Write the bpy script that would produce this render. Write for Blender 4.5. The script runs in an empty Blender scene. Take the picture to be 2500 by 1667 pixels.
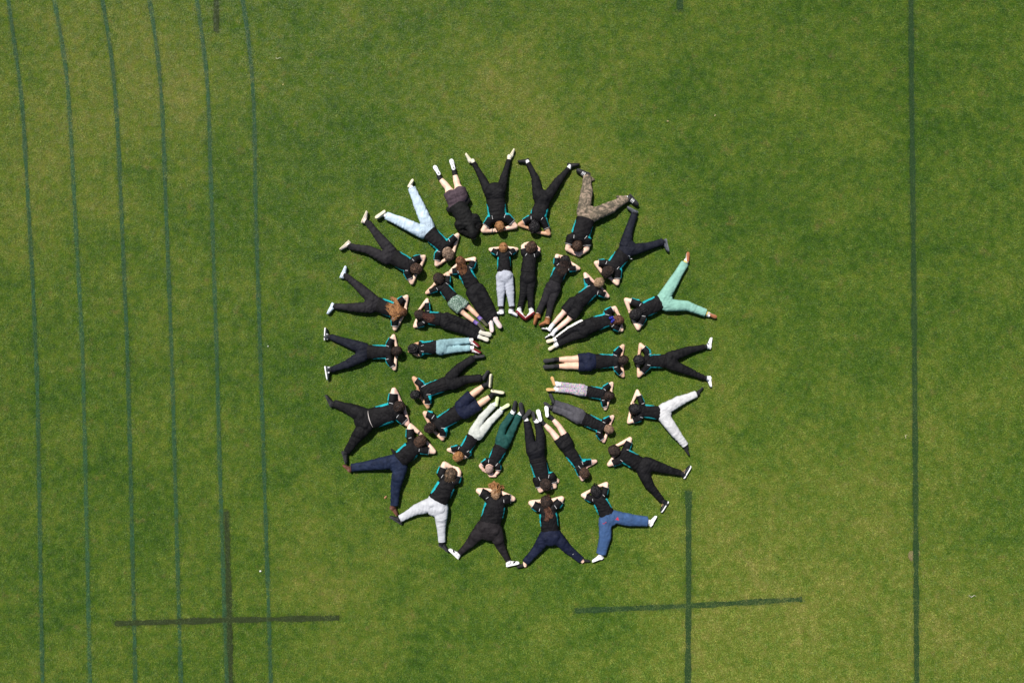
import bpy, math, random
import numpy as np
from mathutils import Vector, Matrix

# ------------------------------------------------------------------ camera, sky, sun, exposure
SC = bpy.context.scene
COL = SC.collection
CAM_H = 14.12
cam = bpy.data.cameras.new("camera")
cam.sensor_width = 36.0
cam.lens = 24.0
cam.clip_end = 2000.0
cam_o = bpy.data.objects.new("camera", cam)
cam_o.location = (0, 0, CAM_H)
COL.objects.link(cam_o)
SC.camera = cam_o

SUN_EL = math.radians(55.0)
SUN_AZ = math.radians(-31.0)          # from +Y towards +X
world = bpy.data.worlds.new("World")
SC.world = world
world.use_nodes = True
wn = world.node_tree.nodes
sky = wn.new("ShaderNodeTexSky")
sky.sky_type = 'NISHITA'
sky.sun_disc = False
sky.sun_elevation = SUN_EL
sky.sun_rotation = SUN_AZ
bg = wn["Background"]
bg.inputs[1].default_value = 0.055
world.node_tree.links.new(sky.outputs[0], bg.inputs[0])
sun = bpy.data.lights.new("sun", 'SUN')
sun.energy = 4.9
sun.angle = math.radians(0.55)
sun.color = (1.0, 0.955, 0.89)
sun_o = bpy.data.objects.new("sun", sun)
sd = Vector((math.sin(SUN_AZ) * math.cos(SUN_EL), math.cos(SUN_AZ) * math.cos(SUN_EL), math.sin(SUN_EL)))
sun_o.rotation_euler = sd.to_track_quat('Z', 'Y').to_euler()
sun_o.location = sd * 30
COL.objects.link(sun_o)
SC.view_settings.view_transform = 'Standard'
SC.view_settings.look = 'None'
SC.view_settings.gamma = 1.0
SC.view_settings.exposure = 0.4
SC.view_settings.use_curve_mapping = False
SC.cycles.max_bounces = 5
SC.cycles.diffuse_bounces = 3
SC.cycles.transmission_bounces = 2
SC.cycles.transparent_max_bounces = 4

RNG = np.random.default_rng(7)

# ------------------------------------------------------------------ material helpers
def lin(c):
    return tuple(((v / 12.92) if v <= .04045 else ((v + .055) / 1.055) ** 2.4) for v in c)

class NT:
    def __init__(s, name):
        s.m = bpy.data.materials.new(name)
        s.m.use_nodes = True
        s.t = s.m.node_tree
        s.b = s.t.nodes["Principled BSDF"]
        s.out = s.t.nodes["Material Output"]
    def n(s, typ, **kw):
        o = s.t.nodes.new(typ)
        for k, v in kw.items():
            setattr(o, k, v)
        return o
    def l(s, a, b):
        s.t.links.new(a, b)
    def noise(s, vec, scale, detail=3.0, rough=.55):
        o = s.n("ShaderNodeTexNoise")
        o.inputs["Scale"].default_value = scale
        o.inputs["Detail"].default_value = detail
        o.inputs["Roughness"].default_value = rough
        if vec is not None:
            s.l(vec, o.inputs["Vector"])
        return o.outputs["Fac"]
    def ramp(s, fac, stops):
        o = s.n("ShaderNodeValToRGB")
        e = o.color_ramp.elements
        while len(e) < len(stops):
            e.new(.5)
        for x, (p, c) in zip(e, stops):
            x.position = p
            x.color = tuple(c) + (1,)
        s.l(fac, o.inputs[0])
        return o.outputs[0]
    def mix(s, fac, a, b, mode='MIX'):
        o = s.n("ShaderNodeMix", data_type='RGBA', blend_type=mode)
        for sock, v in ((o.inputs[0], fac), (o.inputs[6], a), (o.inputs[7], b)):
            if hasattr(v, "is_output"):
                s.l(v, sock)
            elif isinstance(v, (int, float)):
                sock.default_value = v
            else:
                sock.default_value = tuple(v) + (1,)
        return o.outputs[2]
    def math(s, op, a, b=None, clamp=False):
        o = s.n("ShaderNodeMath", operation=op, use_clamp=clamp)
        for sock, v in zip(o.inputs, (a, b)):
            if v is None:
                continue
            if hasattr(v, "is_output"):
                s.l(v, sock)
            else:
                sock.default_value = v
        return o.outputs[0]
    def maprange(s, v, a, b, c=0., d=1.):
        o = s.n("ShaderNodeMapRange")
        s.l(v, o.inputs[0])
        for i, x in enumerate((a, b, c, d)):
            o.inputs[i + 1].default_value = x
        return o.outputs[0]
    def bump(s, h, strength, dist):
        o = s.n("ShaderNodeBump")
        o.inputs["Strength"].default_value = strength
        o.inputs["Distance"].default_value = dist
        s.l(h, o.inputs["Height"])
        s.l(o.outputs[0], s.b.inputs["Normal"])

MATS = {}
def cloth(name, c, var=.25, rough=.72, sheen=.0, c2=None, wr=1.0):
    if name in MATS:
        return MATS[name]
    t = NT(name)
    co = t.n("ShaderNodeTexCoord").outputs["Object"]
    f = t.noise(co, 9., 4., .6)
    c2 = c2 or tuple(v * (1 + var) + .004 for v in c)
    col = t.ramp(f, [(.35, tuple(v * (1 - var) for v in c)), (.68, c2)])
    fine = t.noise(co, 160., 2.)
    col = t.mix(.16, col, t.ramp(fine, [(.3, (.25,) * 3), (.7, (1, 1, 1))]), 'MULTIPLY')
    t.l(col, t.b.inputs["Base Color"])
    t.b.inputs["Roughness"].default_value = rough
    t.b.inputs["Specular IOR Level"].default_value = .13
    if sheen:
        t.b.inputs["Sheen Weight"].default_value = sheen
    # creases: warped bands
    w = t.n("ShaderNodeTexNoise")
    w.inputs["Scale"].default_value = 11.
    w.inputs["Detail"].default_value = 2.
    w.inputs["Distortion"].default_value = .5
    t.l(co, w.inputs["Vector"])
    t.bump(w.outputs["Fac"], .55 * wr, .03)
    MATS[name] = t.m
    return t.m

def denim(name, c):
    if name in MATS:
        return MATS[name]
    t = NT(name)
    co = t.n("ShaderNodeTexCoord").outputs["Object"]
    f = t.noise(co, 6., 4., .6)
    col = t.ramp(f, [(.3, tuple(v * .72 for v in c)), (.55, c), (.78, tuple(min(1, v * 1.5 + .02) for v in c))])
    fine = t.noise(co, 260., 2.)
    col = t.mix(.25, col, t.ramp(fine, [(.3, (.3,) * 3), (.7, (1, 1, 1))]), 'MULTIPLY')
    t.l(col, t.b.inputs["Base Color"])
    t.b.inputs["Roughness"].default_value = .85
    t.bump(t.noise(co, 14., 3.), .5, .03)
    MATS[name] = t.m
    return t.m

def camo(name):
    t = NT(name)
    co = t.n("ShaderNodeTexCoord").outputs["Object"]
    w = t.n("ShaderNodeTexNoise"); w.inputs["Scale"].default_value = 9.; w.inputs["Distortion"].default_value = 1.2
    t.l(co, w.inputs["Vector"])
    col = t.ramp(w.outputs["Fac"], [(.0, (.055, .045, .032)), (.44, (.075, .062, .042)), (.47, (.14, .11, .075)), (.54, (.15, .118, .08)), (.57, (.25, .185, .135))])
    for e in t.t.nodes:
        if e.type == 'VALTORGB':
            e.color_ramp.interpolation = 'LINEAR'
    t.l(col, t.b.inputs["Base Color"])
    t.b.inputs["Roughness"].default_value = .9
    t.bump(t.noise(co, 16., 3.), .5, .03)
    return t.m

def spots(name, base, spot, scale, thr, extra=None):
    t = NT(name)
    co = t.n("ShaderNodeTexCoord").outputs["Object"]
    v = t.n("ShaderNodeTexVoronoi"); v.inputs["Scale"].default_value = scale
    t.l(co, v.inputs["Vector"])
    f = t.maprange(v.outputs["Distance"], thr, thr + .08)
    col = t.mix(f, spot, base)
    if extra:
        v2 = t.n("ShaderNodeTexVoronoi"); v2.inputs["Scale"].default_value = scale * .38
        t.l(co, v2.inputs["Vector"])
        hue = t.ramp(t.noise(co, 40., 1.), [(.42, extra[0]), (.5, extra[1]), (.58, extra[2])])
        col = t.mix(t.maprange(t.noise(co, 55., 2.), .5, .56), col, hue)
        col = t.mix(t.maprange(v2.outputs["Distance"], .16, .26, 1., 0.), col, extra[3])
    t.l(col, t.b.inputs["Base Color"])
    t.b.inputs["Roughness"].default_value = .85
    t.bump(t.noise(co, 14., 3.), .4, .03)
    return t.m

def plain(name, c, rough=.6, spec=.35, var=.12, scale=30.):
    if name in MATS:
        return MATS[name]
    t = NT(name)
    co = t.n("ShaderNodeTexCoord").outputs["Object"]
    f = t.noise(co, scale, 3.)
    t.l(t.ramp(f, [(.3, tuple(v * (1 - var) for v in c)), (.7, tuple(min(1, v * (1 + var)) for v in c))]), t.b.inputs["Base Color"])
    t.b.inputs["Roughness"].default_value = rough
    t.b.inputs["Specular IOR Level"].default_value = spec
    MATS[name] = t.m
    return t.m

def skin_mat(name, c):
    if name in MATS:
        return MATS[name]
    t = NT(name)
    co = t.n("ShaderNodeTexCoord").outputs["Object"]
    f = t.noise(co, 11., 4.)
    red = (c[0] * .97, c[1] * .86, c[2] * .82)
    t.l(t.ramp(f, [(.35, c), (.75, red)]), t.b.inputs["Base Color"])
    t.b.inputs["Roughness"].default_value = .55
    t.b.inputs["Subsurface Weight"].default_value = .12
    t.b.inputs["Subsurface Radius"].default_value = (.012, .005, .003)
    t.b.inputs["Subsurface Scale"].default_value = .5
    MATS[name] = t.m
    return t.m

def hair_mat(name, c, c2, gloss=.42):
    if name in MATS:
        return MATS[name]
    t = NT(name)
    co = t.n("ShaderNodeTexCoord").outputs["Object"]
    f1 = t.noise(co, 22., 4., .7)
    f2 = t.noise(co, 120., 3., .6)
    f = t.math('ADD', t.math('MULTIPLY', f1, .55), t.math('MULTIPLY', f2, .45))
    t.l(t.ramp(f, [(.36, tuple(v * .25 for v in c)), (.49, c), (.62, tuple(v * 1.15 for v in c2))]), t.b.inputs["Base Color"])
    t.b.inputs["Roughness"].default_value = gloss
    t.b.inputs["Specular IOR Level"].default_value = .28
    t.bump(f2, .7, .02)
    MATS[name] = t.m
    return t.m

SKIN = {'pale': (.72, .515, .40), 'pink': (.70, .475, .39), 'tan2': (.62, .41, .29), 'tan': (.50, .295, .175)}
HAIR = {'ginger': ((.27, .12, .045), (.48, .26, .11)), 'ginger2': ((.26, .115, .04), (.46, .25, .10)),
        'darkginger': ((.11, .045, .02), (.27, .12, .05)), 'black': ((.009, .008, .009), (.028, .024, .026)),
        'black2': ((.014, .009, .008), (.06, .032, .022)), 'brown': ((.040, .021, .013), (.12, .066, .042)),
        'darkbrown': ((.017, .0105, .008), (.055, .031, .022)), 'brownstreak': ((.06, .04, .026), (.26, .17, .10)),
        'brownred': ((.075, .032, .02), (.19, .085, .05)), 'auburn': ((.06, .022, .016), (.15, .06, .038)),
        'ash': ((.17, .11, .075), (.40, .285, .21)), 'blond': ((.26, .17, .10), (.45, .31, .19)),
        'blonde2': ((.24, .14, .075), (.44, .28, .16)), 'fairbrown': ((.19, .115, .075), (.32, .21, .145)),
        'shaved': ((.33, .22, .185), (.45, .31, .26))}
def trouser_mat(k):
    if k == 'camo':
        return MATS.setdefault('camo', None) or MATS.__setitem__('camo', camo('camouflage_cloth')) or MATS['camo']
    if k == 'floral':
        if k not in MATS:
            MATS[k] = spots('pink_floral_cloth', (.33, .30, .36), (.44, .41, .45), 60., .25,
                            ((.05, .16, .12), (.16, .15, .34), (.42, .42, .12), (.72, .10, .42)))
        return MATS[k]
    if k == 'leafy':
        if k not in MATS:
            MATS[k] = spots('green_floral_cloth', (.060, .115, .080), (.46, .54, .48), 58., .31)
        return MATS[k]
    D = {'black': (.0046, .0043, .0054), 'black2': (.0045, .0045, .0068), 'darknavy': (.0062, .0074, .0145), 'navy': (.0052, .008, .025),
         'navy2': (.0075, .0135, .036), 'mint': (.21, .40, .33), 'white': (.50, .50, .51), 'white2': (.47, .49, .45),
         'leggings': (.0125, .010, .0115), 'palegrey': (.45, .46, .49), 'charcoal': (.0135, .012, .0145), 'plum': (.065, .044, .055),
         'grey': (.37, .39, .45), 'grey2': (.062, .060, .070), 'green': (.010, .058, .050)}
    if k == 'denim':
        return denim('blue_denim', (.026, .072, .185))
    if k == 'paledenim':
        return denim('pale_denim', (.45, .56, .66))
    if k == 'teal':
        return denim('teal_denim', (.21, .35, .38))
    return cloth('cloth_' + k, D[k], var=.12 if k in ('white', 'white2', 'palegrey', 'mint', 'grey') else .3)

# ------------------------------------------------------------------ signed distance bodies -> surface nets
class Loft:
    """Elliptical tube through points (x,y,z) with half widths w and half heights h."""
    def __init__(s, pts, w, h, flat0=False, flat1=False, pw=2.0):
        s.p = np.array(pts, float); s.w = np.array(w, float); s.h = np.array(h, float)
        s.f0, s.f1, s.pw = flat0, flat1, pw
        m = float(max(s.w.max(), s.h.max())) + .02
        s.lo = s.p.min(0) - m; s.hi = s.p.max(0) + m
    def __call__(s, X):
        n = len(s.p) - 1
        out = np.full(len(X), 9.0)
        for i in range(n):
            a, b = s.p[i], s.p[i + 1]
            ab = b[:2] - a[:2]
            L = math.hypot(*ab) + 1e-9
            ab = ab / L
            rx, ry = X[:, 0] - a[0], X[:, 1] - a[1]
            t = (rx * ab[0] + ry * ab[1]) / L
            tc = np.clip(t, 0, 1)
            e = (t - tc) * L
            u = rx * ab[1] - ry * ab[0]
            w = s.w[i] + tc * (s.w[i + 1] - s.w[i])
            h = s.h[i] + tc * (s.h[i + 1] - s.h[i])
            v = X[:, 2] - (a[2] + tc * (b[2] - a[2]))
            cut = None
            if s.f0 and i == 0:
                cut = -t * L; e = np.where(t < 0, 0, e)
            if s.f1 and i == n - 1:
                c2 = (t - 1) * L; cut = c2 if cut is None else np.maximum(cut, c2); e = np.where(t > 1, 0, e)
            uu = np.sqrt(u * u + e * e) / w
            if s.pw == 2.0:
                q = np.sqrt(uu * uu + (v / h) ** 2)
            else:
                q = (uu ** s.pw + np.abs(v / h) ** s.pw) ** (1 / s.pw)
            d = (q - 1) * np.minimum(w, h)
            if cut is not None:
                d = np.maximum(d, cut)
            out = np.minimum(out, d)
        return out

class Ell:
    def __init__(s, c, ax, r):
        s.c = np.array(c, float); s.ax = np.array(ax, float); s.r = np.array(r, float)
        s.lo = s.c - s.r.max() - .02; s.hi = s.c + s.r.max() + .02
    def __call__(s, X):
        q = ((X - s.c) @ s.ax.T) / s.r
        k = np.sqrt((q * q).sum(1))
        return (k - 1) * s.r.min()

def smin(a, b, k):
    h = np.clip(.5 + .5 * (b - a) / k, 0, 1)
    return b + (a - b) * h - k * h * (1 - h)

def field(prims, k=.025, disp=None, cuts=()):
    """prims: list of callables; returns one distance function."""
    def f(X):
        d = None
        for p in prims:
            near = np.all((X > p.lo - .06) & (X < p.hi + .06), axis=1)
            dd = np.full(len(X), .25)
            if near.any():
                dd[near] = p(X[near])
            d = dd if d is None else smin(d, dd, getattr(p, 'k', k))
        if disp is not None:
            m = np.abs(d) < .035
            if m.any():
                d[m] += disp(X[m])
        for c in cuts:
            d = np.maximum(d, c(X))
        return d
    f.lo = np.min([p.lo for p in prims], 0); f.hi = np.max([p.hi for p in prims], 0)
    return f

def folds(seed, amp, wl=(.05, .13), axis=None, n=5):
    r = np.random.default_rng(seed)
    K = []
    for _ in range(n):
        th = r.uniform(0, math.pi)
        if axis is not None and r.random() < .65:
            th = math.atan2(axis[1], axis[0]) + r.normal(0, .45)
        k = 2 * math.pi / r.uniform(*wl)
        K.append((k * math.cos(th), k * math.sin(th), k * r.uniform(-.5, .5), r.uniform(0, 6.28),
                  r.uniform(4, 9), r.uniform(4, 9), r.uniform(0, 6.28)))
    def g(X):
        s = 0.
        for a, b, c, ph, wx, wy, p2 in K:
            warp = 1.3 * np.sin(wx * X[:, 0] + wy * X[:, 1] + p2)
            env = .35 + .65 * np.sin(wy * X[:, 0] - wx * X[:, 1] + ph)
            q = np.sin(a * X[:, 0] + b * X[:, 1] + c * X[:, 2] + ph + warp)
            s = s + np.maximum(env, 0) ** 2 * (q * q * q)
        return amp * s / math.sqrt(n)
    return g

def band(c, dr, sig, amp, wl, seed):
    r = np.random.default_rng(seed)
    c = np.array(c, float); dr = np.array(dr, float); pp = np.array([-dr[1], dr[0]])
    a, b, p1, p2, sk = r.uniform(8, 16), r.uniform(5, 11), r.uniform(0, 6.28), r.uniform(0, 6.28), r.normal(0, .35)
    def g(X):
        q = X[:, :2] - c
        al = q @ dr; la = q @ pp
        k = (al * al + .35 * la * la) / (sig * sig)
        out = np.zeros(len(X))
        m = k < 4.5
        if m.any():
            al, la = al[m], la[m]
            w = np.sin(2 * math.pi * (al + sk * la) / wl + 1.2 * np.sin(a * la + p1) + p2 + 4 * X[m, 2])
            out[m] = amp * np.exp(-k[m]) * (1 - 2 * np.sqrt(np.abs(w))) * (.65 + .35 * np.sin(b * la + p2))
        return out
    return g
def total(*fs_):
    return lambda X: sum(f(X) for f in fs_)

C8 = np.array([(i, j, k) for i in (0, 1) for j in (0, 1) for k in (0, 1)])
EDG = [(a, b) for a in range(8) for b in range(a + 1, 8) if np.abs(C8[a] - C8[b]).sum() == 1]
def surface_nets(f, h, floor=0.006):
    B = 4
    lo = np.array(f.lo) - h; hi = np.array(f.hi) + h
    lo[2] = max(lo[2], -.02)
    nb = np.ceil((hi - lo) / (B * h)).astype(int)
    g = np.stack(np.meshgrid(*[np.arange(n) for n in nb], indexing='ij'), -1).reshape(-1, 3)
    cen = lo + (g + .5) * B * h
    def ff(X):
        return np.maximum(f(X), floor - X[:, 2])
    keep = np.abs(ff(cen)) < B * h * .5 * 1.732 * 1.15 + .008
    g = g[keep]
    o = np.stack(np.meshgrid(*[np.arange(B + 1)] * 3, indexing='ij'), -1).reshape(-1, 3)
    idx = (g[:, None, :] * B + o[None]).reshape(-1, 3)
    D = ff(lo + idx * h).reshape(len(g), B + 1, B + 1, B + 1)
    N = nb * B + 3
    # cells
    corner = [D[:, a:a + B, b:b + B, c:c + B] for a, b, c in C8]
    S = np.stack(corner, -1)
    ins = S < 0
    act = ins.any(-1) & ~ins.all(-1)
    w = np.argwhere(act)
    cell = g[w[:, 0]] * B + w[:, 1:]
    s = S[act]
    key = ((cell[:, 0] + 1) * N[1] + cell[:, 1] + 1) * N[2] + cell[:, 2] + 1
    acc = np.zeros((len(s), 3)); cnt = np.zeros(len(s))
    for a, b in EDG:
        m = (s[:, a] < 0) != (s[:, b] < 0)
        t = s[:, a] / (s[:, a] - s[:, b] + 1e-12)
        p = C8[a] + t[:, None] * (C8[b] - C8[a])
        acc[m] += p[m]; cnt[m] += 1
    V = lo + (cell + acc / cnt[:, None]) * h
    order = np.argsort(key); skey = key[order]
    quads = []
    st = (N[1] * N[2], N[2], 1)
    i0 = s[:, 0] < 0
    for ax, cb in ((0, 4), (1, 2), (2, 1)):
        i1 = s[:, cb] < 0
        for flip in (False, True):
            m = (i0 != i1) & (i0 == flip)
            k0 = key[m]
            b1, b2 = st[(ax + 1) % 3], st[(ax + 2) % 3]
            ks = np.stack([k0, k0 - b1, k0 - b1 - b2, k0 - b2], 1)
            pos = np.clip(np.searchsorted(skey, ks), 0, len(skey) - 1)
            ok = (skey[pos] == ks).all(1)
            q = order[pos][ok]
            quads.append(q[:, ::-1] if flip is False else q)
    Q = np.concatenate(quads)
    return V, Q

def relax(V, Q, it=1, lam=.5):
    for _ in range(it):
        A = np.zeros_like(V); n = np.zeros(len(V))
        for a in range(4):
            for b in ((a + 1) % 4, (a + 3) % 4):
                np.add.at(A, Q[:, a], V[Q[:, b]]); np.add.at(n, Q[:, a], 1)
        m = n > 0
        V[m] += lam * (A[m] / n[m][:, None] - V[m])
    return V

def mesh_np(name, V, F, mats, smooth=True, mi=None):
    me = bpy.data.meshes.new(name)
    F = np.asarray(F)
    k = F.shape[1]
    me.vertices.add(len(V)); me.vertices.foreach_set("co", np.asarray(V, np.float32).ravel())
    me.loops.add(F.size); me.loops.foreach_set("vertex_index", F.astype(np.int32).ravel())
    me.polygons.add(len(F))
    me.polygons.foreach_set("loop_start", np.arange(0, F.size, k, dtype=np.int32))
    for m in (mats if isinstance(mats, (list, tuple)) else [mats]):
        me.materials.append(m)
    if mi is not None:
        me.polygons.foreach_set("material_index", mi.astype(np.int32))
    me.polygons.foreach_set("use_smooth", np.full(len(F), smooth, bool))
    me.update(calc_edges=True)
    return me

def sub(V, Q, mask):
    q = Q[mask]
    u, inv = np.unique(q, return_inverse=True)
    return V[u], inv.reshape(q.shape)

def add(name, me, parent=None, org=(0, 0, 0)):
    o = bpy.data.objects.new(name, me)
    COL.objects.link(o)
    if parent is not None:
        o.parent = parent
    else:
        o.location = org
    return o

def tube_np(pts, rad, nseg=8, squash=1.0, cap=True):
    """round tube (quads) along 3-D points"""
    P = np.array(pts, float); n = len(P)
    rad = np.broadcast_to(np.array(rad, float), (n,))
    V = []; T = np.gradient(P, axis=0); T /= np.linalg.norm(T, axis=1)[:, None] + 1e-9
    for i in range(n):
        up = np.array([0, 0, 1.]) if abs(T[i][2]) < .9 else np.array([1., 0, 0])
        a = np.cross(T[i], up); a /= np.linalg.norm(a); b = np.cross(a, T[i])
        for k in range(nseg):
            th = 2 * math.pi * k / nseg
            V.append(P[i] + rad[i] * (math.cos(th) * a + squash * math.sin(th) * b))
    F = []
    for i in range(n - 1):
        for k in range(nseg):
            k2 = (k + 1) % nseg
            F.append((i * nseg + k, i * nseg + k2, (i + 1) * nseg + k2, (i + 1) * nseg + k))
    if cap and nseg % 2 == 0:
        for base, fl in ((0, 1), ((n - 1) * nseg, 0)):
            for k in range(nseg // 2 - 1):
                q = (base + k, base + k + 1, base + nseg - 2 - k, base + nseg - 1 - k)
                F.append(q[::-1] if not fl else q)
    return np.array(V), np.array(F)

# ------------------------------------------------------------------ turf
def turf_color(t, pos):
    """living turf: mottled greens, olive and straw coloured patches"""
    v = t.n("ShaderNodeVectorMath", operation='MULTIPLY'); v.inputs[1].default_value = (1, 1, 0)
    t.l(pos, v.inputs[0]); p = v.outputs[0]
    big = t.noise(p, .33, 3., .6)
    mid = t.noise(p, 1.25, 4., .62)
    sm = t.noise(p, 5.5, 3., .65)
    tiny = t.noise(p, 36., 2., .6)
    f = t.math('ADD', t.math('ADD', t.math('MULTIPLY', big, .18), t.math('MULTIPLY', mid, .20)),
               t.math('ADD', t.math('MULTIPLY', sm, .28), t.math('MULTIPLY', tiny, .30)))
    # drier ground towards two sides of the field, lusher in between
    def blob(x, y, r):
        d = t.n("ShaderNodeVectorMath", operation='DISTANCE'); t.l(p, d.inputs[0]); d.inputs[1].default_value = (x, y, 0)
        return t.maprange(d.outputs["Value"], r, 0.)
    for x, y, r, a in PATCH:
        f = t.math('ADD', f, t.math('MULTIPLY', blob(x, y, r), a))
    col = t.ramp(f, [(.37, (.054, .138, .016)), (.445, (.108, .210, .024)), (.505, (.176, .266, .034)), (.565, (.255, .308, .052)), (.65, (.370, .352, .096))])
    straw = t.maprange(t.noise(p, 2.6, 6., .78), .57, .74)
    col = t.mix(t.math('MULTIPLY', straw, .7), col, (.33, .25, .095))
    lush = t.maprange(t.noise(p, .7, 4., .7), .58, .76)
    col = t.mix(t.math('MULTIPLY', lush, .20), col, (.055, .185, .030))
    return col

PATCH = [(4.3, -5.6, 2.6, .05), (9.8, -6.3, 2.2, .05), (-0.6, 5.2, 2.2, .035), (5.5, 0.2, 1.6, -.02), (-8.2, 0.2, 2.5, -.015), (-4.4, -4.4, 1.8, .03), (9.0, 5.5, 5.0, -.02), (-9.0, -3.0, 4.0, -.01), (-8.5, 5.5, 4.5, .07), (-9.5, 2.5, 3.0, .03), (6.5, -5.0, 4.8, .075), (0.5, 4.5, 3.4, .045), (-2.5, 0.5, 4.0, -.03),
         (9.5, 1.0, 4.0, -.015), (-5.5, 3.2, 2.2, -.04), (4.5, 2.5, 3.0, -.02), (-3.0, -5.5, 3.0, .03), (3.0, -3.2, 1.6, .03), (1.2, 3.6, 1.2, .03)]

def make_ground():
    t = NT("turf_thatch")
    pos = t.n("ShaderNodeNewGeometry").outputs["Position"]
    col = turf_color(t, pos)
    d = t.noise(pos, 45., 3., .7)
    col = t.mix(1., col, t.ramp(d, [(.3, (.16, .17, .13)), (.7, (.66, .68, .6))]), 'MULTIPLY')
    t.l(col, t.b.inputs["Base Color"])
    t.b.inputs["Roughness"].default_value = 1.
    t.b.inputs["Specular IOR Level"].default_value = .05
    t.bump(d, .8, .03)
    S = 500.
    me = mesh_np("ground", np.array([(-S, -S, 0), (S, -S, 0), (S, S, 0), (-S, S, 0)]), np.array([(0, 1, 2, 3)]), t.m)
    o = add("ground", me)
    o["kind"] = "structure"
    return o
make_ground()

def blade_mat(name, paint=None, amt=0.0):
    t = NT(name)
    g = t.n("ShaderNodeNewGeometry")
    col = turf_color(t, g.outputs["Position"])
    rnd = g.outputs["Random Per Island"]
    oi = t.n("ShaderNodeObjectInfo").outputs["Random"]
    if paint:
        pn = t.noise(g.outputs["Position"], 4., 4., .7)
        a = t.maprange(pn, .25, .75, amt - .18, amt + .1)
        col = t.mix(a, col, paint)
    col = t.mix(1., col, t.ramp(rnd, [(0., (.35, .40, .32)), (.45, (.9, .94, .86)), (.88, (1.4, 1.34, 1.4)), (1., (2.3, 2.0, 2.5))]), 'MULTIPLY')
    col = t.mix(1., col, t.ramp(oi, [(0., (.78, .80, .76)), (1., (1.22, 1.19, 1.22))]), 'MULTIPLY')
    t.t.nodes.remove(t.b)
    df = t.n("ShaderNodeBsdfDiffuse"); tl = t.n("ShaderNodeBsdfTranslucent"); gl = t.n("ShaderNodeBsdfGlossy")
    gl.inputs["Roughness"].default_value = .45
    gl.inputs["Color"].default_value = (.9, .95, .9, 1)
    t.l(col, df.inputs[0]); t.l(col, tl.inputs[0])
    m1 = t.n("ShaderNodeMixShader"); m1.inputs[0].default_value = .35
    t.l(df.outputs[0], m1.inputs[1]); t.l(tl.outputs[0], m1.inputs[2])
    m2 = t.n("ShaderNodeMixShader"); m2.inputs[0].default_value = .035
    t.l(m1.outputs[0], m2.inputs[1]); t.l(gl.outputs[0], m2.inputs[2])
    t.l(m2.outputs[0], t.out.inputs[0])
    return t.m

def blades(base, r, ln=(.017, .032), wd=(.0032, .0052), lean=(.45, 1.3)):
    """bent blades: two quads-as-triangles each -> verts, tris"""
    n = len(base)
    az = r.uniform(0, 2 * math.pi, n); le = r.uniform(*lean, n); L = r.uniform(*ln, n); w = r.uniform(*wd, n)
    d = np.stack([np.cos(az), np.sin(az)], 1); s = np.stack([-d[:, 1], d[:, 0]], 1)
    def pt(fr, bend):
        th = le * bend
        return np.concatenate([base[:, :2] + d * (L * fr * np.sin(th))[:, None], (base[:, 2] + L * fr * np.cos(th))[:, None]], 1)
    p0 = base; p1 = pt(.55, .75); p2 = pt(1., 1.12)
    sw = np.concatenate([s * w[:, None] * .5, np.zeros((n, 1))], 1)
    V = np.stack([p0 - sw * .7, p0 + sw * .7, p1 - sw, p1 + sw, p2], 1).reshape(-1, 3)
    k = (np.arange(n) * 5)[:, None]
    F = np.concatenate([k + [0, 1, 3], k + [0, 3, 2], k + [2, 3, 4]])
    return V, F

MAT_GRASS = blade_mat("grass_blades")

# painted lines: centre lines in metres (x, y), width
def G(px, py):
    k = CAM_H / (2500 * 24 / 36.)
    return ((px - 1250) * k, -(py - 833.5) * k)
LANE = [
    [(12, -60), (21, 0), (33.5, 96), (48, 191), (57.5, 287), (62.5, 383), (69.5, 500), (83, 744), (92, 957), (104, 1667), (105, 1730)],
    [(122, -60), (132, 0), (148, 80), (161, 160), (169, 255), (175, 351), (182, 500), (202, 850), (209, 1150), (220, 1667), (222, 1730)],
    [(240, -60), (250, 0), (266, 89), (277, 179), (284, 255), (289, 344), (296, 500), (311, 850), (319, 1150), (331, 1667), (332, 1730)],
    [(354, -60), (365, 0), (383, 112), (394, 223), (399, 319), (405, 500), (419, 850), (427.5, 1150), (442, 1667), (444, 1730)],
    [(471, -60), (481, 0), (497, 112), (509, 223), (512, 351), (517, 500), (529, 850), (537, 1150), (554, 1667), (556, 1730)],
    [(583, -60), (593, 0), (609, 112), (619, 223), (622, 335), (624, 500), (635, 850), (645, 1150), (661.6, 1667), (663, 1730)]]
DARK = [
    ([(528, -60), (528.5, 82)], 14.5, 'short dark line painted on the grass at the upper left edge'),
    ([(553, 1243), (559, 1450), (564, 1667), (566, 1730)], 14, 'dark painted line along the fifth lane stripe, crossed by a bar'),
    ([(276, 1521), (549.5, 1512.5), (833, 1507)], 14.5, 'dark painted bar crossing the left lane stripes near the bottom'),
    ([(1680.5, 1193), (1681, 1430), (1679, 1667), (1679, 1730)], 15, 'dark upright painted line below the ring, right of the blue jeans'),
    ([(1398, 1490), (1680, 1478), (1963, 1461.5)], 14, 'dark painted bar slanting across the lower right grass'),
    ([(2223, -60), (2224.5, 204), (2227, 400), (2232, 850), (2234, 1150), (2237.5, 1667), (2238, 1730)], 14, 'long thin dark line painted down the right side of the field'),
    ([(1659, -60), (1659.5, 28)], 15, 'dark painted line end poking in at the top edge')]
LANE_LABEL = ['leftmost green painted lane stripe at the edge of the field', 'second green painted lane stripe from the left edge',
              'third green painted lane stripe from the left edge', 'fourth green painted lane stripe from the left edge',
              'fifth green painted lane stripe, touching a dark painted line', 'rightmost of the six green lane stripes, nearest the people']
LINES = []      # (polyline metres, half width)
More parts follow.
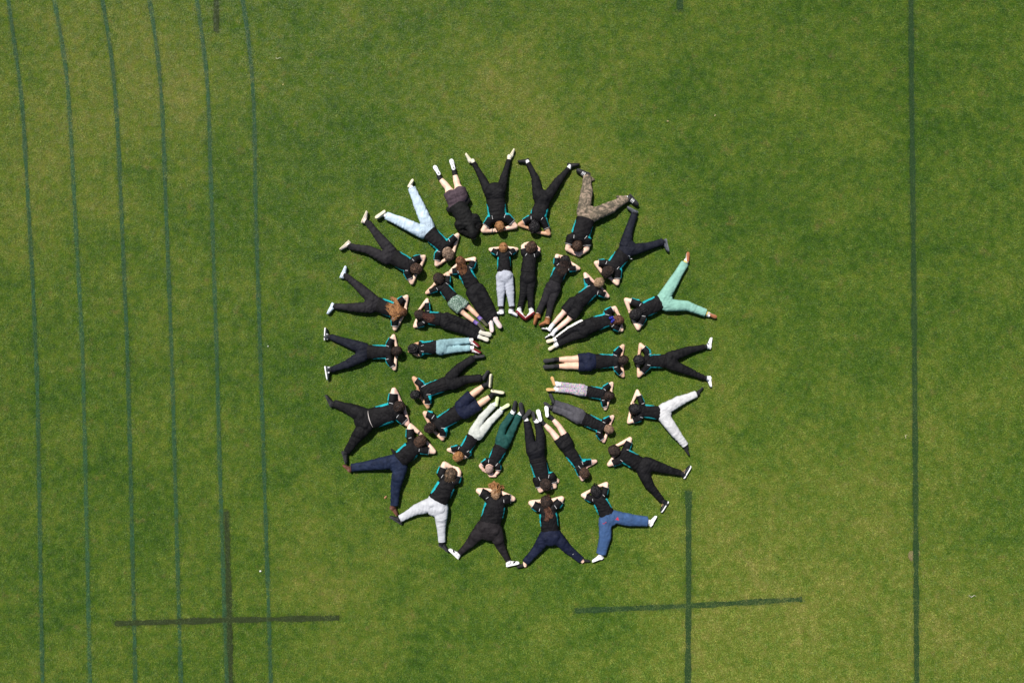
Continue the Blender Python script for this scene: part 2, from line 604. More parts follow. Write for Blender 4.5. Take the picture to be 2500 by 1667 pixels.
def resample(pl, step=.02):
    P = np.array(pl, float)
    # Catmull-like smoothing through dense linear resample + moving average
    seg = np.linalg.norm(np.diff(P, axis=0), axis=1); s = np.concatenate([[0], np.cumsum(seg)])
    n = max(8, int(s[-1] / step))
    q = np.linspace(0, s[-1], n)
    X = np.stack([np.interp(q, s, P[:, 0]), np.interp(q, s, P[:, 1])], 1)
    k = min(61, (n // 4) * 2 + 1)
    pad = np.concatenate([2 * X[0] - X[k // 2:0:-1], X, 2 * X[-1] - X[-2:-k // 2 - 1:-1]]) if k > 3 else X
    ker = np.ones(k) / k
    if k > 3:
        X = np.stack([np.convolve(pad[:, c], ker, 'valid') for c in (0, 1)], 1)
    return X

def painted(name, label, pl, hw, mats, r, zr=.004, dens=6000):
    X = resample([G(*q) for q in pl])
    LINES.append((X[::4], hw))
    T = np.gradient(X, axis=0); T /= np.linalg.norm(T, axis=1)[:, None]
    Nn = np.stack([-T[:, 1], T[:, 0]], 1)
    hwv = hw * (1 + .12 * np.sin(np.arange(len(X)) * .11 + r.uniform(0, 6)) + r.normal(0, .05, len(X)))
    a = X + Nn * hwv[:, None] * .72; b = X - Nn * hwv[:, None] * .72
    V1 = np.concatenate([np.c_[a, np.full(len(a), .004)], np.c_[b, np.full(len(b), .004)]])
    n = len(X); i = np.arange(n - 1)
    ph_ = r.uniform(0, 6.28, 3)
    pat = .5 + .2 * np.sin(i * .045 + ph_[0]) + .2 * np.sin(i * .13 + ph_[1]) + .2 * np.sin(i * .41 + ph_[2]) + r.normal(0, .1, n - 1)
    i = i[(i > 1) & (i < n - 3)]
    hwv = hwv * (.86 + .3 * (np.r_[pat, pat[-1]] - .5))
    a = X + Nn * hwv[:, None] * .8; b = X - Nn * hwv[:, None] * .8
    V1 = np.concatenate([np.c_[a, np.full(len(a), zr)], np.c_[b, np.full(len(b), zr)]])
    F1 = np.concatenate([np.stack([i + n, i + n + 1, i + 1], 1), np.stack([i + n, i + 1, i], 1)])
    L = np.linalg.norm(np.diff(X, axis=0), axis=1).sum()
    m = int(L * hw * 2 * dens * 1.25)
    wgt = .95 + .25 * np.sin(np.arange(n) * .06 + ph_[1]) + .25 * np.sin(np.arange(n) * .19 + ph_[2]); wgt = np.maximum(wgt, .25); wgt /= wgt.sum()
    ii = r.choice(n, m, p=wgt); off = np.clip(r.normal(0, .66, m), -1.7, 1.7) * hw
    base = np.c_[X[ii] + Nn[ii] * off[:, None] + r.normal(0, .01, (m, 2)), np.full(m, .003)]
    V2, F2 = blades(base, r)
    V = np.concatenate([V1, V2]); F = np.concatenate([F1, F2 + len(V1)])
    o = add(name, mesh_np(name, V, F, mats, smooth=False, mi=np.r_[np.zeros(len(F1)), np.ones(len(F2))]))
    o["kind"] = "structure"
    o["label"] = label
    return o
def soil_paint(name, c):
    return plain(name, c, 1., .05, .3, 60.)
M_LANE = [soil_paint("green_line_thatch", (.026, .070, .034)), blade_mat("green_line_paint", (.032, .112, .046), .72)]
M_DARK = [soil_paint("dark_line_thatch", (.024, .034, .013)), blade_mat("dark_line_paint", (.033, .056, .019), .84)]
M_DARK2 = [soil_paint("dark_green_line_thatch", (.018, .042, .015)), blade_mat("dark_green_line_paint", (.025, .064, .020), .78)]
rl = np.random.default_rng(3)
K = CAM_H / (2500 * 24 / 36.)
for pl, lb in zip(LANE, LANE_LABEL):
    painted("painted_lane_line", lb, pl, 6.6 * K, M_LANE, rl)
for i, (pl, w, lb) in enumerate(DARK):
    painted("painted_line", lb, pl, w * .64 * K, M_DARK if i in (0, 1, 2) else M_DARK2, rl, .008 if i in (1, 4) else .012)

# ------------------------------------------------------------------ people
PEOPLE = [
{'label': 'person in black trousers and cream trainers, top of the outer ring, wearing a grey wristband', 'r': 0.094, 'dims': (0.1945, 0.1686, 0.2237, 0.107, 0.0746, 0.0486), 'j': {'head': (-0.256, 2.353), 'N': (-0.285, 2.47), 'P': (-0.345, 3.036), 'W': (-0.337, 2.9), 'SL': (-0.096, 2.53), 'SR': (-0.447, 2.49), 'EL': (0.065, 2.37), 'ER': (-0.588, 2.284), 'WL': (-0.129, 2.323), 'WR': (-0.372, 2.281), 'KL': (-0.161, 3.386), 'KR': (-0.613, 3.354), 'AL': (-0.061, 3.74), 'AR': (-0.791, 3.679), 'TL': (0.036, 3.969), 'TR': (-0.94, 3.875), 'HL': (-0.072, 3.8), 'HR': (-0.799, 3.703)}, 'tr': 'black', 'shoe': 'cream', 'sole': 'cream', 'phi': 0.3, 'hair': 'ginger', 'sock': 'cream', 'band': 'grey'},
{'label': 'person in black trousers with white ankle socks and low black shoes, legs in a V', 'r': 0.107, 'dims': (0.1702, 0.1524, 0.1718, 0.1102, 0.0843, 0.0486), 'j': {'head': (0.457, 2.341), 'N': (0.514, 2.519), 'P': (0.619, 2.949), 'W': (0.611, 2.78), 'SL': (0.651, 2.475), 'SR': (0.35, 2.507), 'EL': (0.759, 2.213), 'ER': (0.157, 2.406), 'WL': (0.541, 2.246), 'WR': (0.331, 2.335), 'KL': (0.952, 3.298), 'KR': (0.484, 3.346), 'AL': (1.17, 3.559), 'AR': (0.331, 3.672), 'TL': (1.392, 3.661), 'TR': (0.116, 3.719), 'HL': (1.138, 3.664), 'HR': (0.347, 3.76)}, 'tr': 'black', 'shoe': 'black', 'sole': 'blackred', 'phi': 0.1, 'hair': 'black', 'sock': 'white', 'skin': 'tan', 'hairlofts': [[(0.455, 2.321), (0.439, 2.417), (0.418, 2.505), 0.0616]], 'glossy': 1},
{'label': 'person in camouflage trousers and black trainers with white stripes, arms folded under head', 'r': 0.1005, 'dims': (0.1978, 0.1864, 0.1913, 0.1362, 0.1232, 0.0713), 'j': {'head': (1.334, 1.956), 'N': (1.364, 2.086), 'P': (1.551, 2.611), 'W': (1.511, 2.507), 'SL': (1.535, 2.073), 'SR': (1.205, 2.113), 'EL': (1.542, 1.906), 'ER': (1.144, 1.906), 'WL': (1.374, 1.778), 'WR': (1.277, 1.826), 'KL': (2.032, 2.75), 'KR': (1.532, 3.072), 'AL': (2.373, 2.945), 'AR': (1.541, 3.43), 'TL': (2.604, 2.799), 'TR': (1.333, 3.537), 'HL': (2.421, 3.026), 'HR': (1.614, 3.438)}, 'tr': 'camo', 'shoe': 'blackstripe', 'sole': 'dark', 'phi': -0.5, 'hair': 'brown', 'sock': 'white', 'flare': [(2.182, 2.99), (1.673, 3.337)], 'noteal': 0.5},
{'label': 'person in dark navy trousers and slate grey shoes, white drawstring at the hip', 'r': 0.1065, 'dims': (0.1653, 0.158, 0.1653, 0.1212, 0.0827, 0.0698), 'j': {'head': (1.954, 1.418), 'N': (2.041, 1.496), 'P': (2.386, 1.922), 'W': (2.286, 1.795), 'SL': (2.177, 1.439), 'SR': (1.867, 1.612), 'EL': (2.164, 1.194), 'ER': (1.73, 1.615), 'WL': (2.043, 1.292), 'WR': (1.85, 1.429), 'KL': (2.779, 1.947), 'KR': (2.395, 2.267), 'AL': (3.106, 2.049), 'AR': (2.521, 2.625), 'TL': (3.24, 1.849), 'TR': (2.38, 2.779), 'HL': (3.174, 2.113), 'HR': (2.601, 2.668)}, 'tr': 'darknavy', 'shoe': 'slate', 'sole': 'slate', 'phi': 0.1, 'hair': 'darkbrown', 'hairstyle': 'curly', 'sock': 'black', 'drawstring': [(2.377, 1.74), (2.459, 1.694)]},
{'label': 'person in mint green trousers and white shoes with tan soles, legs wide apart', 'r': 0.1323, 'dims': (0.1653, 0.1561, 0.169, 0.1249, 0.101, 0.0808), 'j': {'head': (2.527, 0.56), 'N': (2.652, 0.619), 'P': (3.142, 0.82), 'W': (3.033, 0.802), 'SL': (2.678, 0.465), 'SR': (2.568, 0.784), 'EL': (2.596, 0.271), 'ER': (2.347, 0.857), 'WL': (2.501, 0.431), 'WR': (2.415, 0.651), 'KL': (3.583, 0.732), 'KR': (3.327, 1.243), 'AL': (3.979, 0.586), 'AR': (3.558, 1.614), 'TL': (4.21, 0.491), 'TR': (3.628, 1.835), 'HL': (4.028, 0.558), 'HR': (3.613, 1.638)}, 'tr': 'mint', 'shoe': 'white', 'sole': 'tan', 'phi': 1.2, 'hair': 'black', 'sock': 'yellow', 'hairlofts': [[(2.55, 0.579), (2.659, 0.642), (2.767, 0.697), 0.0625]]},
{'label': 'person in black trousers with bright white trainers, rightmost in the outer ring', 'r': 0.1005, 'dims': (0.1394, 0.1362, 0.154, 0.1102, 0.081, 0.0519), 'j': {'head': (2.601, -0.377), 'N': (2.732, -0.41), 'P': (3.25, -0.394), 'W': (3.145, -0.402), 'SL': (2.768, -0.523), 'SR': (2.787, -0.218), 'EL': (2.612, -0.708), 'ER': (2.647, -0.062), 'WL': (2.598, -0.526), 'WR': (2.615, -0.275), 'KL': (3.632, -0.613), 'KR': (3.649, -0.178), 'AL': (3.945, -0.746), 'AR': (3.961, -0.114), 'TL': (4.114, -0.934), 'TR': (4.122, 0.077), 'HL': (4.087, -0.711), 'HR': (4.087, -0.154)}, 'tr': 'black', 'shoe': 'whitegrey', 'sole': 'white', 'phi': 0.1, 'hair': 'black', 'sock': 'black', 'skin': 'tan2'},
{'label': 'person in baggy white joggers and black socks without shoes', 'r': 0.107, 'dims': (0.1394, 0.1378, 0.1556, 0.1232, 0.1005, 0.0681), 'j': {'head': (2.518, -1.38), 'N': (2.635, -1.413), 'P': (3.121, -1.463), 'W': (3.033, -1.471), 'SL': (2.607, -1.584), 'SR': (2.652, -1.23), 'EL': (2.402, -1.661), 'ER': (2.583, -1.021), 'WL': (2.436, -1.455), 'WR': (2.485, -1.245), 'KL': (3.35, -1.865), 'KR': (3.439, -1.218), 'AL': (3.569, -2.139), 'AR': (3.793, -1.079), 'TL': (3.656, -2.323), 'TR': (3.941, -0.957), 'HL': (3.59, -2.167), 'HR': (3.829, -1.098)}, 'tr': 'white', 'shoe': 'socks', 'sole': 'none', 'phi': 0.4, 'hair': 'black', 'sock': 'black', 'hairlofts': [[(2.525, -1.437), (2.509, -1.516), (2.533, -1.612), 0.0616]]},
{'label': 'person in black joggers and black trainers with thick white soles and gold laces', 'r': 0.1236, 'dims': (0.1616, 0.1545, 0.177, 0.1264, 0.0983, 0.0618), 'j': {'head': (2.101, -2.23), 'N': (2.246, -2.301), 'P': (2.725, -2.569), 'W': (2.586, -2.499), 'SL': (2.182, -2.45), 'SR': (2.366, -2.144), 'EL': (2.0, -2.53), 'ER': (2.431, -2.005), 'WL': (2.103, -2.373), 'WR': (2.18, -2.135), 'KL': (2.805, -2.927), 'KR': (3.112, -2.606), 'AL': (3.084, -3.265), 'AR': (3.467, -2.706), 'TL': (3.082, -3.517), 'TR': (3.691, -2.57), 'HL': (3.229, -3.3), 'HR': (3.551, -2.818)}, 'tr': 'black', 'shoe': 'blackgold', 'sole': 'white', 'phi': 0.0, 'hair': 'darkbrown', 'sock': 'black'},
{'label': 'person in wide blue jeans with red pocket embroidery and white shoes', 'r': 0.118, 'dims': (0.1574, 0.1574, 0.177, 0.1293, 0.1236, 0.0983), 'j': {'head': (1.725, -3.07), 'N': (1.768, -3.204), 'P': (1.987, -3.626), 'W': (1.952, -3.55), 'SL': (1.604, -3.222), 'SR': (1.899, -3.093), 'EL': (1.458, -3.164), 'ER': (1.945, -2.926), 'WL': (1.606, -3.073), 'WR': (1.795, -2.975), 'KL': (1.91, -3.996), 'KR': (2.406, -3.653), 'AL': (1.827, -4.355), 'AR': (2.779, -3.691), 'TL': (1.656, -4.54), 'TR': (2.986, -3.598), 'HL': (1.883, -4.453), 'HR': (2.863, -3.81)}, 'tr': 'denim', 'shoe': 'white', 'sole': 'white', 'phi': 0.2, 'hair': 'black', 'sock': 'white', 'hairlofts': [[(1.696, -2.999), (1.717, -2.95), (1.731, -2.927), 0.0478]], 'embroidery': [(2.147, -3.612), (1.889, -3.7)], 'flare': [(1.935, -4.32), None]},
{'label': 'person in navy sweatpants with black ankle socks, beside the wide blue jeans', 'r': 0.1293, 'dims': (0.1883, 0.1798, 0.2079, 0.1293, 0.0983, 0.0731), 'j': {'head': (0.699, -3.278), 'N': (0.728, -3.419), 'P': (0.789, -3.982), 'W': (0.782, -3.891), 'SL': (0.514, -3.396), 'SR': (0.938, -3.334), 'EL': (0.389, -3.318), 'ER': (1.024, -3.229), 'WL': (0.562, -3.29), 'WR': (0.807, -3.273), 'KL': (0.523, -4.254), 'KR': (1.12, -4.233), 'AL': (0.272, -4.544), 'AR': (1.422, -4.488), 'TL': (0.097, -4.659), 'TR': (1.614, -4.531), 'HL': (0.321, -4.614), 'HR': (1.415, -4.537)}, 'tr': 'navy', 'shoe': 'socks', 'sole': 'none', 'phi': 0.1, 'hair': 'darkbrown', 'sock': 'skin', 'socktip': 'black', 'hairlofts': [[(0.749, -3.206), (0.735, -3.179), (0.746, -3.144), 0.0534], [(0.707, -3.386), (0.749, -3.469), (0.735, -3.552), 0.0843], [(0.749, -3.511), (0.79, -3.552), (0.811, -3.511), 0.0632], [(0.721, -3.524), (0.693, -3.621), (0.686, -3.649), 0.0393]], 'hair2': 'brownred', 'tick': (1.246, -4.347)},
{'label': 'person in black leggings with white and black trainers, lowest in the outer ring', 'r': 0.0871, 'dims': (0.222, 0.2136, 0.2557, 0.1517, 0.0983, 0.0534), 'j': {'head': (-0.33, -3.118), 'N': (-0.317, -3.246), 'P': (-0.465, -3.828), 'W': (-0.44, -3.696), 'SL': (-0.551, -3.135), 'SR': (-0.108, -3.229), 'EL': (-0.687, -3.066), 'ER': (0.017, -3.234), 'WL': (-0.414, -3.068), 'WR': (-0.204, -3.115), 'KL': (-0.861, -4.136), 'KR': (-0.239, -4.192), 'AL': (-1.088, -4.365), 'AR': (-0.075, -4.516), 'TL': (-1.307, -4.284), 'TR': (0.153, -4.568), 'HL': (-1.11, -4.474), 'HR': (-0.113, -4.631)}, 'tr': 'leggings', 'shoe': 'whiteblack', 'sole': 'white', 'phi': 0.05, 'hair': 'blonde2', 'sock': 'white', 'hairlofts': [[(-0.333, -3.068), (-0.416, -2.971), (-0.492, -2.957), 0.0478], [(-0.333, -3.068), (-0.367, -2.937), (-0.409, -2.895), 0.0534], [(-0.298, -3.068), (-0.222, -2.971), (-0.174, -3.04), 0.0421], [(-0.326, -3.068), (-0.298, -2.957), (-0.271, -2.923), 0.0421]], 'hair2': 'ginger', 'noteal': 0.35},
{'label': 'person in pale grey joggers and black shoes, legs spread, lower left of outer ring', 'r': 0.1383, 'dims': (0.1971, 0.2109, 0.2179, 0.1452, 0.1072, 0.0692), 'j': {'head': (-1.252, -2.72), 'N': (-1.296, -2.85), 'P': (-1.546, -3.377), 'W': (-1.512, -3.24), 'SL': (-1.449, -2.691), 'SR': (-1.143, -2.837), 'EL': (-1.39, -2.519), 'ER': (-1.094, -2.696), 'WL': (-1.245, -2.594), 'WR': (-1.124, -2.62), 'KL': (-1.973, -3.449), 'KR': (-1.457, -3.724), 'AL': (-2.302, -3.644), 'AR': (-1.441, -4.123), 'TL': (-2.524, -3.613), 'TR': (-1.317, -4.34), 'HL': (-2.281, -3.765), 'HR': (-1.519, -4.18)}, 'tr': 'palegrey', 'shoe': 'black', 'sole': 'dark', 'phi': 0.1, 'hair': 'brownstreak', 'sock': 'black', 'hairstyle': 'messy', 'hairlofts': [[(-1.288, -2.714), (-1.322, -2.8), (-1.357, -2.834), 0.045], [(-1.203, -2.732), (-1.186, -2.817), (-1.161, -2.834), 0.045], [(-1.254, -2.766), (-1.263, -2.834), (-1.254, -2.859), 0.0484]]},
{'label': 'person in navy trousers and brown leather boots, wearing a wristwatch', 'r': 0.1349, 'dims': (0.1867, 0.1764, 0.1798, 0.1452, 0.1072, 0.0795), 'j': {'head': (-1.877, -2.035), 'N': (-1.989, -2.145), 'P': (-2.352, -2.52), 'W': (-2.292, -2.417), 'SL': (-2.095, -1.92), 'SR': (-1.838, -2.22), 'EL': (-2.1, -1.726), 'ER': (-1.611, -2.265), 'WL': (-1.883, -1.905), 'WR': (-1.75, -2.086), 'KL': (-2.868, -2.529), 'KR': (-2.383, -2.967), 'AL': (-3.3, -2.594), 'AR': (-2.419, -3.369), 'TL': (-3.489, -2.555), 'TR': (-2.369, -3.595), 'HL': (-3.318, -2.694), 'HR': (-2.517, -3.397)}, 'tr': 'navy2', 'shoe': 'brownboot', 'sole': 'brown', 'phi': -0.1, 'hair': 'brown', 'hairstyle': 'messy', 'sock': 'brown', 'watch': 1, 'flap': (-2.498, -2.206)},
{'label': 'person in black trousers and black shoes with pale waistband showing below the shirt', 'r': 0.1037, 'dims': (0.2107, 0.214, 0.2237, 0.1588, 0.1167, 0.0746), 'j': {'head': (-2.299, -1.329), 'N': (-2.373, -1.418), 'P': (-3.02, -1.613), 'W': (-2.859, -1.573), 'SL': (-2.449, -1.187), 'SR': (-2.288, -1.565), 'EL': (-2.429, -1.002), 'ER': (-2.159, -1.685), 'WL': (-2.318, -1.21), 'WR': (-2.204, -1.452), 'KL': (-3.337, -1.377), 'KR': (-3.192, -1.965), 'AL': (-3.662, -1.273), 'AR': (-3.396, -2.27), 'TL': (-3.85, -1.109), 'TR': (-3.43, -2.525), 'HL': (-3.735, -1.361), 'HR': (-3.509, -2.26)}, 'tr': 'black', 'shoe': 'black', 'sole': 'charcoal', 'phi': 0.1, 'hair': 'darkbrown', 'hairstyle': 'curly', 'sock': 'black', 'waistband': 'white', 'skin': 'pink'},
{'label': 'person in dark navy trousers with black and white trainers, leftmost in outer ring', 'r': 0.0973, 'dims': (0.1459, 0.1426, 0.1556, 0.1199, 0.0891, 0.0616), 'j': {'head': (-2.36, -0.199), 'N': (-2.489, -0.215), 'P': (-3.052, -0.216), 'W': (-2.955, -0.216), 'SL': (-2.513, -0.039), 'SR': (-2.513, -0.405), 'EL': (-2.44, 0.111), 'ER': (-2.421, -0.561), 'WL': (-2.377, -0.12), 'WR': (-2.39, -0.314), 'KL': (-3.401, -0.023), 'KR': (-3.369, -0.458), 'AL': (-3.735, 0.098), 'AR': (-3.718, -0.587), 'TL': (-3.855, 0.281), 'TR': (-3.81, -0.789), 'HL': (-3.869, 0.029), 'HR': (-3.859, -0.514)}, 'tr': 'darknavy', 'shoe': 'blackwhite', 'sole': 'white', 'phi': 0.1, 'hair': 'darkbrown', 'sock': 'black'},
{'label': 'person in charcoal trousers with pale blue shoes, long loose hair over the back', 'r': 0.094, 'dims': (0.1621, 0.154, 0.1621, 0.1167, 0.0891, 0.0584), 'j': {'head': (-2.259, 0.6), 'N': (-2.373, 0.619), 'P': (-2.875, 0.773), 'W': (-2.746, 0.757), 'SL': (-2.3, 0.821), 'SR': (-2.409, 0.419), 'EL': (-2.17, 0.919), 'ER': (-2.413, 0.263), 'WL': (-2.193, 0.705), 'WR': (-2.258, 0.511), 'KL': (-3.143, 1.122), 'KR': (-3.288, 0.695), 'AL': (-3.428, 1.357), 'AR': (-3.643, 0.723), 'TL': (-3.435, 1.557), 'TR': (-3.813, 0.572), 'HL': (-3.546, 1.317), 'HR': (-3.702, 0.8)}, 'tr': 'charcoal', 'shoe': 'paleblue', 'sole': 'paleblue', 'phi': 0.1, 'hair': 'darkginger', 'sock': 'black', 'hair2': 'ginger', 'hairlofts': [[(-2.28, 0.6), (-2.408, 0.696), (-2.559, 0.759), 0.0729], [(-2.296, 0.664), (-2.376, 0.823), (-2.503, 0.911), 0.0584], [(-2.312, 0.632), (-2.439, 0.568), (-2.535, 0.696), 0.0648], [(-2.28, 0.536), (-2.392, 0.488), (-2.447, 0.44), 0.0551], [(-2.264, 0.727), (-2.328, 0.839), (-2.408, 0.871), 0.0454], [(-2.312, 0.568), (-2.471, 0.552), (-2.503, 0.6), 0.0454]]},
{'label': 'person in charcoal trousers and cream pink trainers, upper left of outer ring', 'r': 0.1003, 'dims': (0.1643, 0.1591, 0.1729, 0.121, 0.0899, 0.0657), 'j': {'head': (-1.959, 1.483), 'N': (-2.063, 1.524), 'P': (-2.525, 1.769), 'W': (-2.422, 1.732), 'SL': (-1.968, 1.692), 'SR': (-2.148, 1.392), 'EL': (-1.814, 1.74), 'ER': (-2.064, 1.21), 'WL': (-1.881, 1.538), 'WR': (-1.984, 1.38), 'KL': (-2.741, 2.154), 'KR': (-2.947, 1.879), 'AL': (-2.97, 2.448), 'AR': (-3.337, 1.949), 'TL': (-3.003, 2.688), 'TR': (-3.554, 1.902), 'HL': (-3.108, 2.448), 'HR': (-3.359, 2.083)}, 'tr': 'charcoal', 'shoe': 'creampink', 'sole': 'cream', 'phi': 0.25, 'hair': 'brown', 'hairstyle': 'curly', 'sock': 'black'},
{'label': 'person in light blue jeans and cream shoes, legs wide apart', 'r': 0.1167, 'dims': (0.1591, 0.1591, 0.1625, 0.1279, 0.1072, 0.0795), 'j': {'head': (-1.299, 1.792), 'N': (-1.351, 1.893), 'P': (-1.774, 2.297), 'W': (-1.695, 2.233), 'SL': (-1.229, 2.08), 'SR': (-1.519, 1.783), 'EL': (-1.122, 2.188), 'ER': (-1.552, 1.583), 'WL': (-1.193, 1.89), 'WR': (-1.388, 1.673), 'KL': (-1.915, 2.808), 'KR': (-2.267, 2.447), 'AL': (-2.063, 3.151), 'AR': (-2.584, 2.583), 'TL': (-2.042, 3.337), 'TR': (-2.81, 2.54), 'HL': (-2.137, 3.172), 'HR': (-2.605, 2.681)}, 'tr': 'paledenim', 'shoe': 'cream', 'sole': 'cream', 'phi': 0.9, 'hair': 'ash', 'hairstyle': 'messy', 'sock': 'white'},
{'label': 'person in black hooded jacket with hood up, plum shorts and studded boots', 'r': 0.094, 'dims': (0.1815, 0.1815, 0.1815, 0.1362, 0.0681, 0.0421), 'j': {'head': (-0.798, 2.188), 'N': (-0.847, 2.342), 'P': (-1.117, 2.924), 'W': (-1.133, 2.803), 'SL': (-0.755, 2.522), 'SR': (-1.085, 2.394), 'EL': (-0.702, 2.406), 'ER': (-1.066, 2.325), 'WL': (-0.743, 2.246), 'WR': (-0.905, 2.205), 'KL': (-1.121, 3.209), 'KR': (-1.322, 3.16), 'AL': (-1.186, 3.466), 'AR': (-1.498, 3.369), 'TL': (-1.252, 3.743), 'TR': (-1.599, 3.609), 'HL': (-1.191, 3.518), 'HR': (-1.485, 3.413)}, 'tr': 'plum', 'shorts': 0.62, 'shoe': 'studs', 'sole': 'studs', 'phi': 1.45, 'hair': 'black', 'sock': 'black', 'hoodie': 1, 'flares': [(-1.345, 2.718), (-0.869, 2.944)]},
{'label': 'person in light grey joggers with white trainers, top of the inner ring', 'r': 0.0843, 'dims': (0.1378, 0.1362, 0.1621, 0.094, 0.0843, 0.0551), 'j': {'head': (-0.175, 1.913), 'N': (-0.167, 1.805), 'P': (-0.151, 1.342), 'W': (-0.164, 1.43), 'SL': (-0.336, 1.824), 'SR': (0.01, 1.837), 'EL': (-0.451, 1.895), 'ER': (0.099, 1.898), 'WL': (-0.257, 1.928), 'WR': (-0.079, 1.936), 'KL': (-0.232, 1.024), 'KR': (-0.039, 1.008), 'AL': (-0.232, 0.718), 'AR': (-0.006, 0.718), 'TL': (-0.334, 0.549), 'TR': (0.086, 0.522), 'HL': (-0.173, 0.576), 'HR': (-0.063, 0.597)}, 'tr': 'grey', 'shoe': 'white', 'sole': 'whitedark', 'phi': 0.5, 'hair': 'ginger', 'sock': 'black', 'hairlofts': [[(-0.174, 1.939), (-0.174, 1.955), (-0.174, 1.967), 0.0357]]},
{'label': 'person in black trousers with red and white high trainers, toes turned together', 'r': 0.1167, 'dims': (0.1427, 0.154, 0.1556, 0.0908, 0.0778, 0.0551), 'j': {'head': (0.395, 1.913), 'N': (0.371, 1.805), 'P': (0.332, 1.302), 'W': (0.332, 1.43), 'SL': (0.251, 1.8), 'SR': (0.501, 1.784), 'EL': (0.22, 1.959), 'ER': (0.552, 1.895), 'WL': (0.285, 2.012), 'WR': (0.528, 1.931), 'KL': (0.236, 1.008), 'KR': (0.373, 1.008), 'AL': (0.159, 0.678), 'AR': (0.39, 0.678), 'TL': (0.259, 0.444), 'TR': (0.275, 0.436), 'HL': (0.078, 0.618), 'HR': (0.47, 0.586)}, 'tr': 'black', 'shoe': 'redwhite', 'sole': 'red', 'phi': 0.55, 'hair': 'brown', 'sock': 'white', 'hairlofts': [[(0.393, 1.891), (0.385, 1.835), (0.393, 1.819), 0.0892]], 'noteal': 0.0},
{'label': 'person in charcoal trousers and tan suede boots, inner ring', 'r': 0.1005, 'dims': (0.1459, 0.1297, 0.1491, 0.0908, 0.0746, 0.0584), 'j': {'head': (1.077, 1.644), 'N': (1.022, 1.532), 'P': (0.849, 1.109), 'W': (0.891, 1.229), 'SL': (0.91, 1.615), 'SR': (1.2, 1.486), 'EL': (0.923, 1.765), 'ER': (1.375, 1.502), 'WL': (1.0, 1.754), 'WR': (1.223, 1.616), 'KL': (0.664, 0.847), 'KR': (0.809, 0.814), 'AL': (0.54, 0.581), 'AR': (0.74, 0.5), 'TL': (0.471, 0.334), 'TR': (0.56, 0.318), 'HL': (0.551, 0.549), 'HR': (0.761, 0.387)}, 'tr': 'charcoal', 'shoe': 'tanboot', 'sole': 'tanboot', 'phi': 0.6, 'hair': 'black', 'hair2': 'black2', 'sock': 'tan', 'hairlofts': [[(1.08, 1.651), (1.032, 1.492), (0.976, 1.348), 0.0811], [(1.048, 1.635), (0.968, 1.524), (0.928, 1.412), 0.0584], [(1.111, 1.604), (1.127, 1.476), (1.095, 1.396), 0.0648], [(1.072, 1.619), (1.064, 1.476), (1.024, 1.364), 0.0746]]},
{'label': 'person in black shorts with white socks and black and white trainers', 'r': 0.0973, 'dims': (0.1459, 0.1491, 0.1654, 0.107, 0.0551, 0.0357), 'j': {'head': (1.778, 1.195), 'N': (1.699, 1.099), 'P': (1.304, 0.747), 'W': (1.409, 0.844), 'SL': (1.553, 1.178), 'SR': (1.811, 0.985), 'EL': (1.508, 1.386), 'ER': (1.973, 0.929), 'WL': (1.688, 1.228), 'WR': (1.837, 1.107), 'KL': (1.043, 0.572), 'KR': (1.156, 0.443), 'AL': (0.818, 0.323), 'AR': (0.874, 0.21), 'TL': (0.632, 0.237), 'TR': (0.721, 0.064), 'HL': (0.793, 0.218), 'HR': (0.858, 0.137)}, 'tr': 'black', 'shorts': 0.78, 'shoe': 'whiteblack', 'sole': 'dark', 'phi': 0.35, 'hair': 'blond', 'sock': 'white', 'skin': 'pink'},
{'label': 'person with royal blue hair bow and black trousers with white side stripe', 'r': 0.0919, 'dims': (0.1459, 0.1589, 0.1718, 0.1038, 0.0778, 0.0648), 'j': {'head': (2.172, 0.437), 'N': (2.028, 0.47), 'P': (1.465, 0.265), 'W': (1.658, 0.345), 'SL': (1.949, 0.602), 'SR': (2.122, 0.292), 'EL': (2.114, 0.692), 'ER': (2.255, 0.238), 'WL': (2.195, 0.55), 'WR': (2.246, 0.367), 'KL': (1.172, 0.234), 'KR': (1.236, 0.088), 'AL': (0.914, 0.048), 'AR': (0.947, -0.049), 'TL': (0.708, -0.008), 'TR': (0.766, -0.162), 'HL': (0.898, 0.04), 'HR': (0.914, -0.073)}, 'tr': 'black', 'shoe': 'creamsole', 'sole': 'creamsole', 'phi': 1.4, 'hair': 'brownred', 'sock': 'white', 'bow': (2.043, 0.453), 'hairlofts': [[(2.116, 0.435), (2.062, 0.398), (2.044, 0.335), 0.0588]], 'stripe': 1},
{'label': 'person in short navy shorts with black socks and black shoes side by side', 'r': 0.0891, 'dims': (0.1394, 0.1459, 0.1815, 0.1005, 0.0681, 0.0389), 'j': {'head': (2.268, -0.377), 'N': (2.168, -0.396), 'P': (1.59, -0.418), 'W': (1.726, -0.41), 'SL': (2.144, -0.22), 'SR': (2.152, -0.57), 'EL': (2.284, -0.092), 'ER': (2.284, -0.707), 'WL': (2.261, -0.291), 'WR': (2.261, -0.493), 'KL': (1.24, -0.366), 'KR': (1.24, -0.505), 'AL': (0.902, -0.371), 'AR': (0.902, -0.511), 'TL': (0.645, -0.408), 'TR': (0.641, -0.525), 'HL': (0.87, -0.376), 'HR': (0.87, -0.516)}, 'tr': 'navy', 'shorts': 0.66, 'shoe': 'charcoalsole', 'sole': 'charcoal', 'phi': 1.45, 'hair': 'darkbrown', 'sock': 'black', 'skin': 'tan2'},
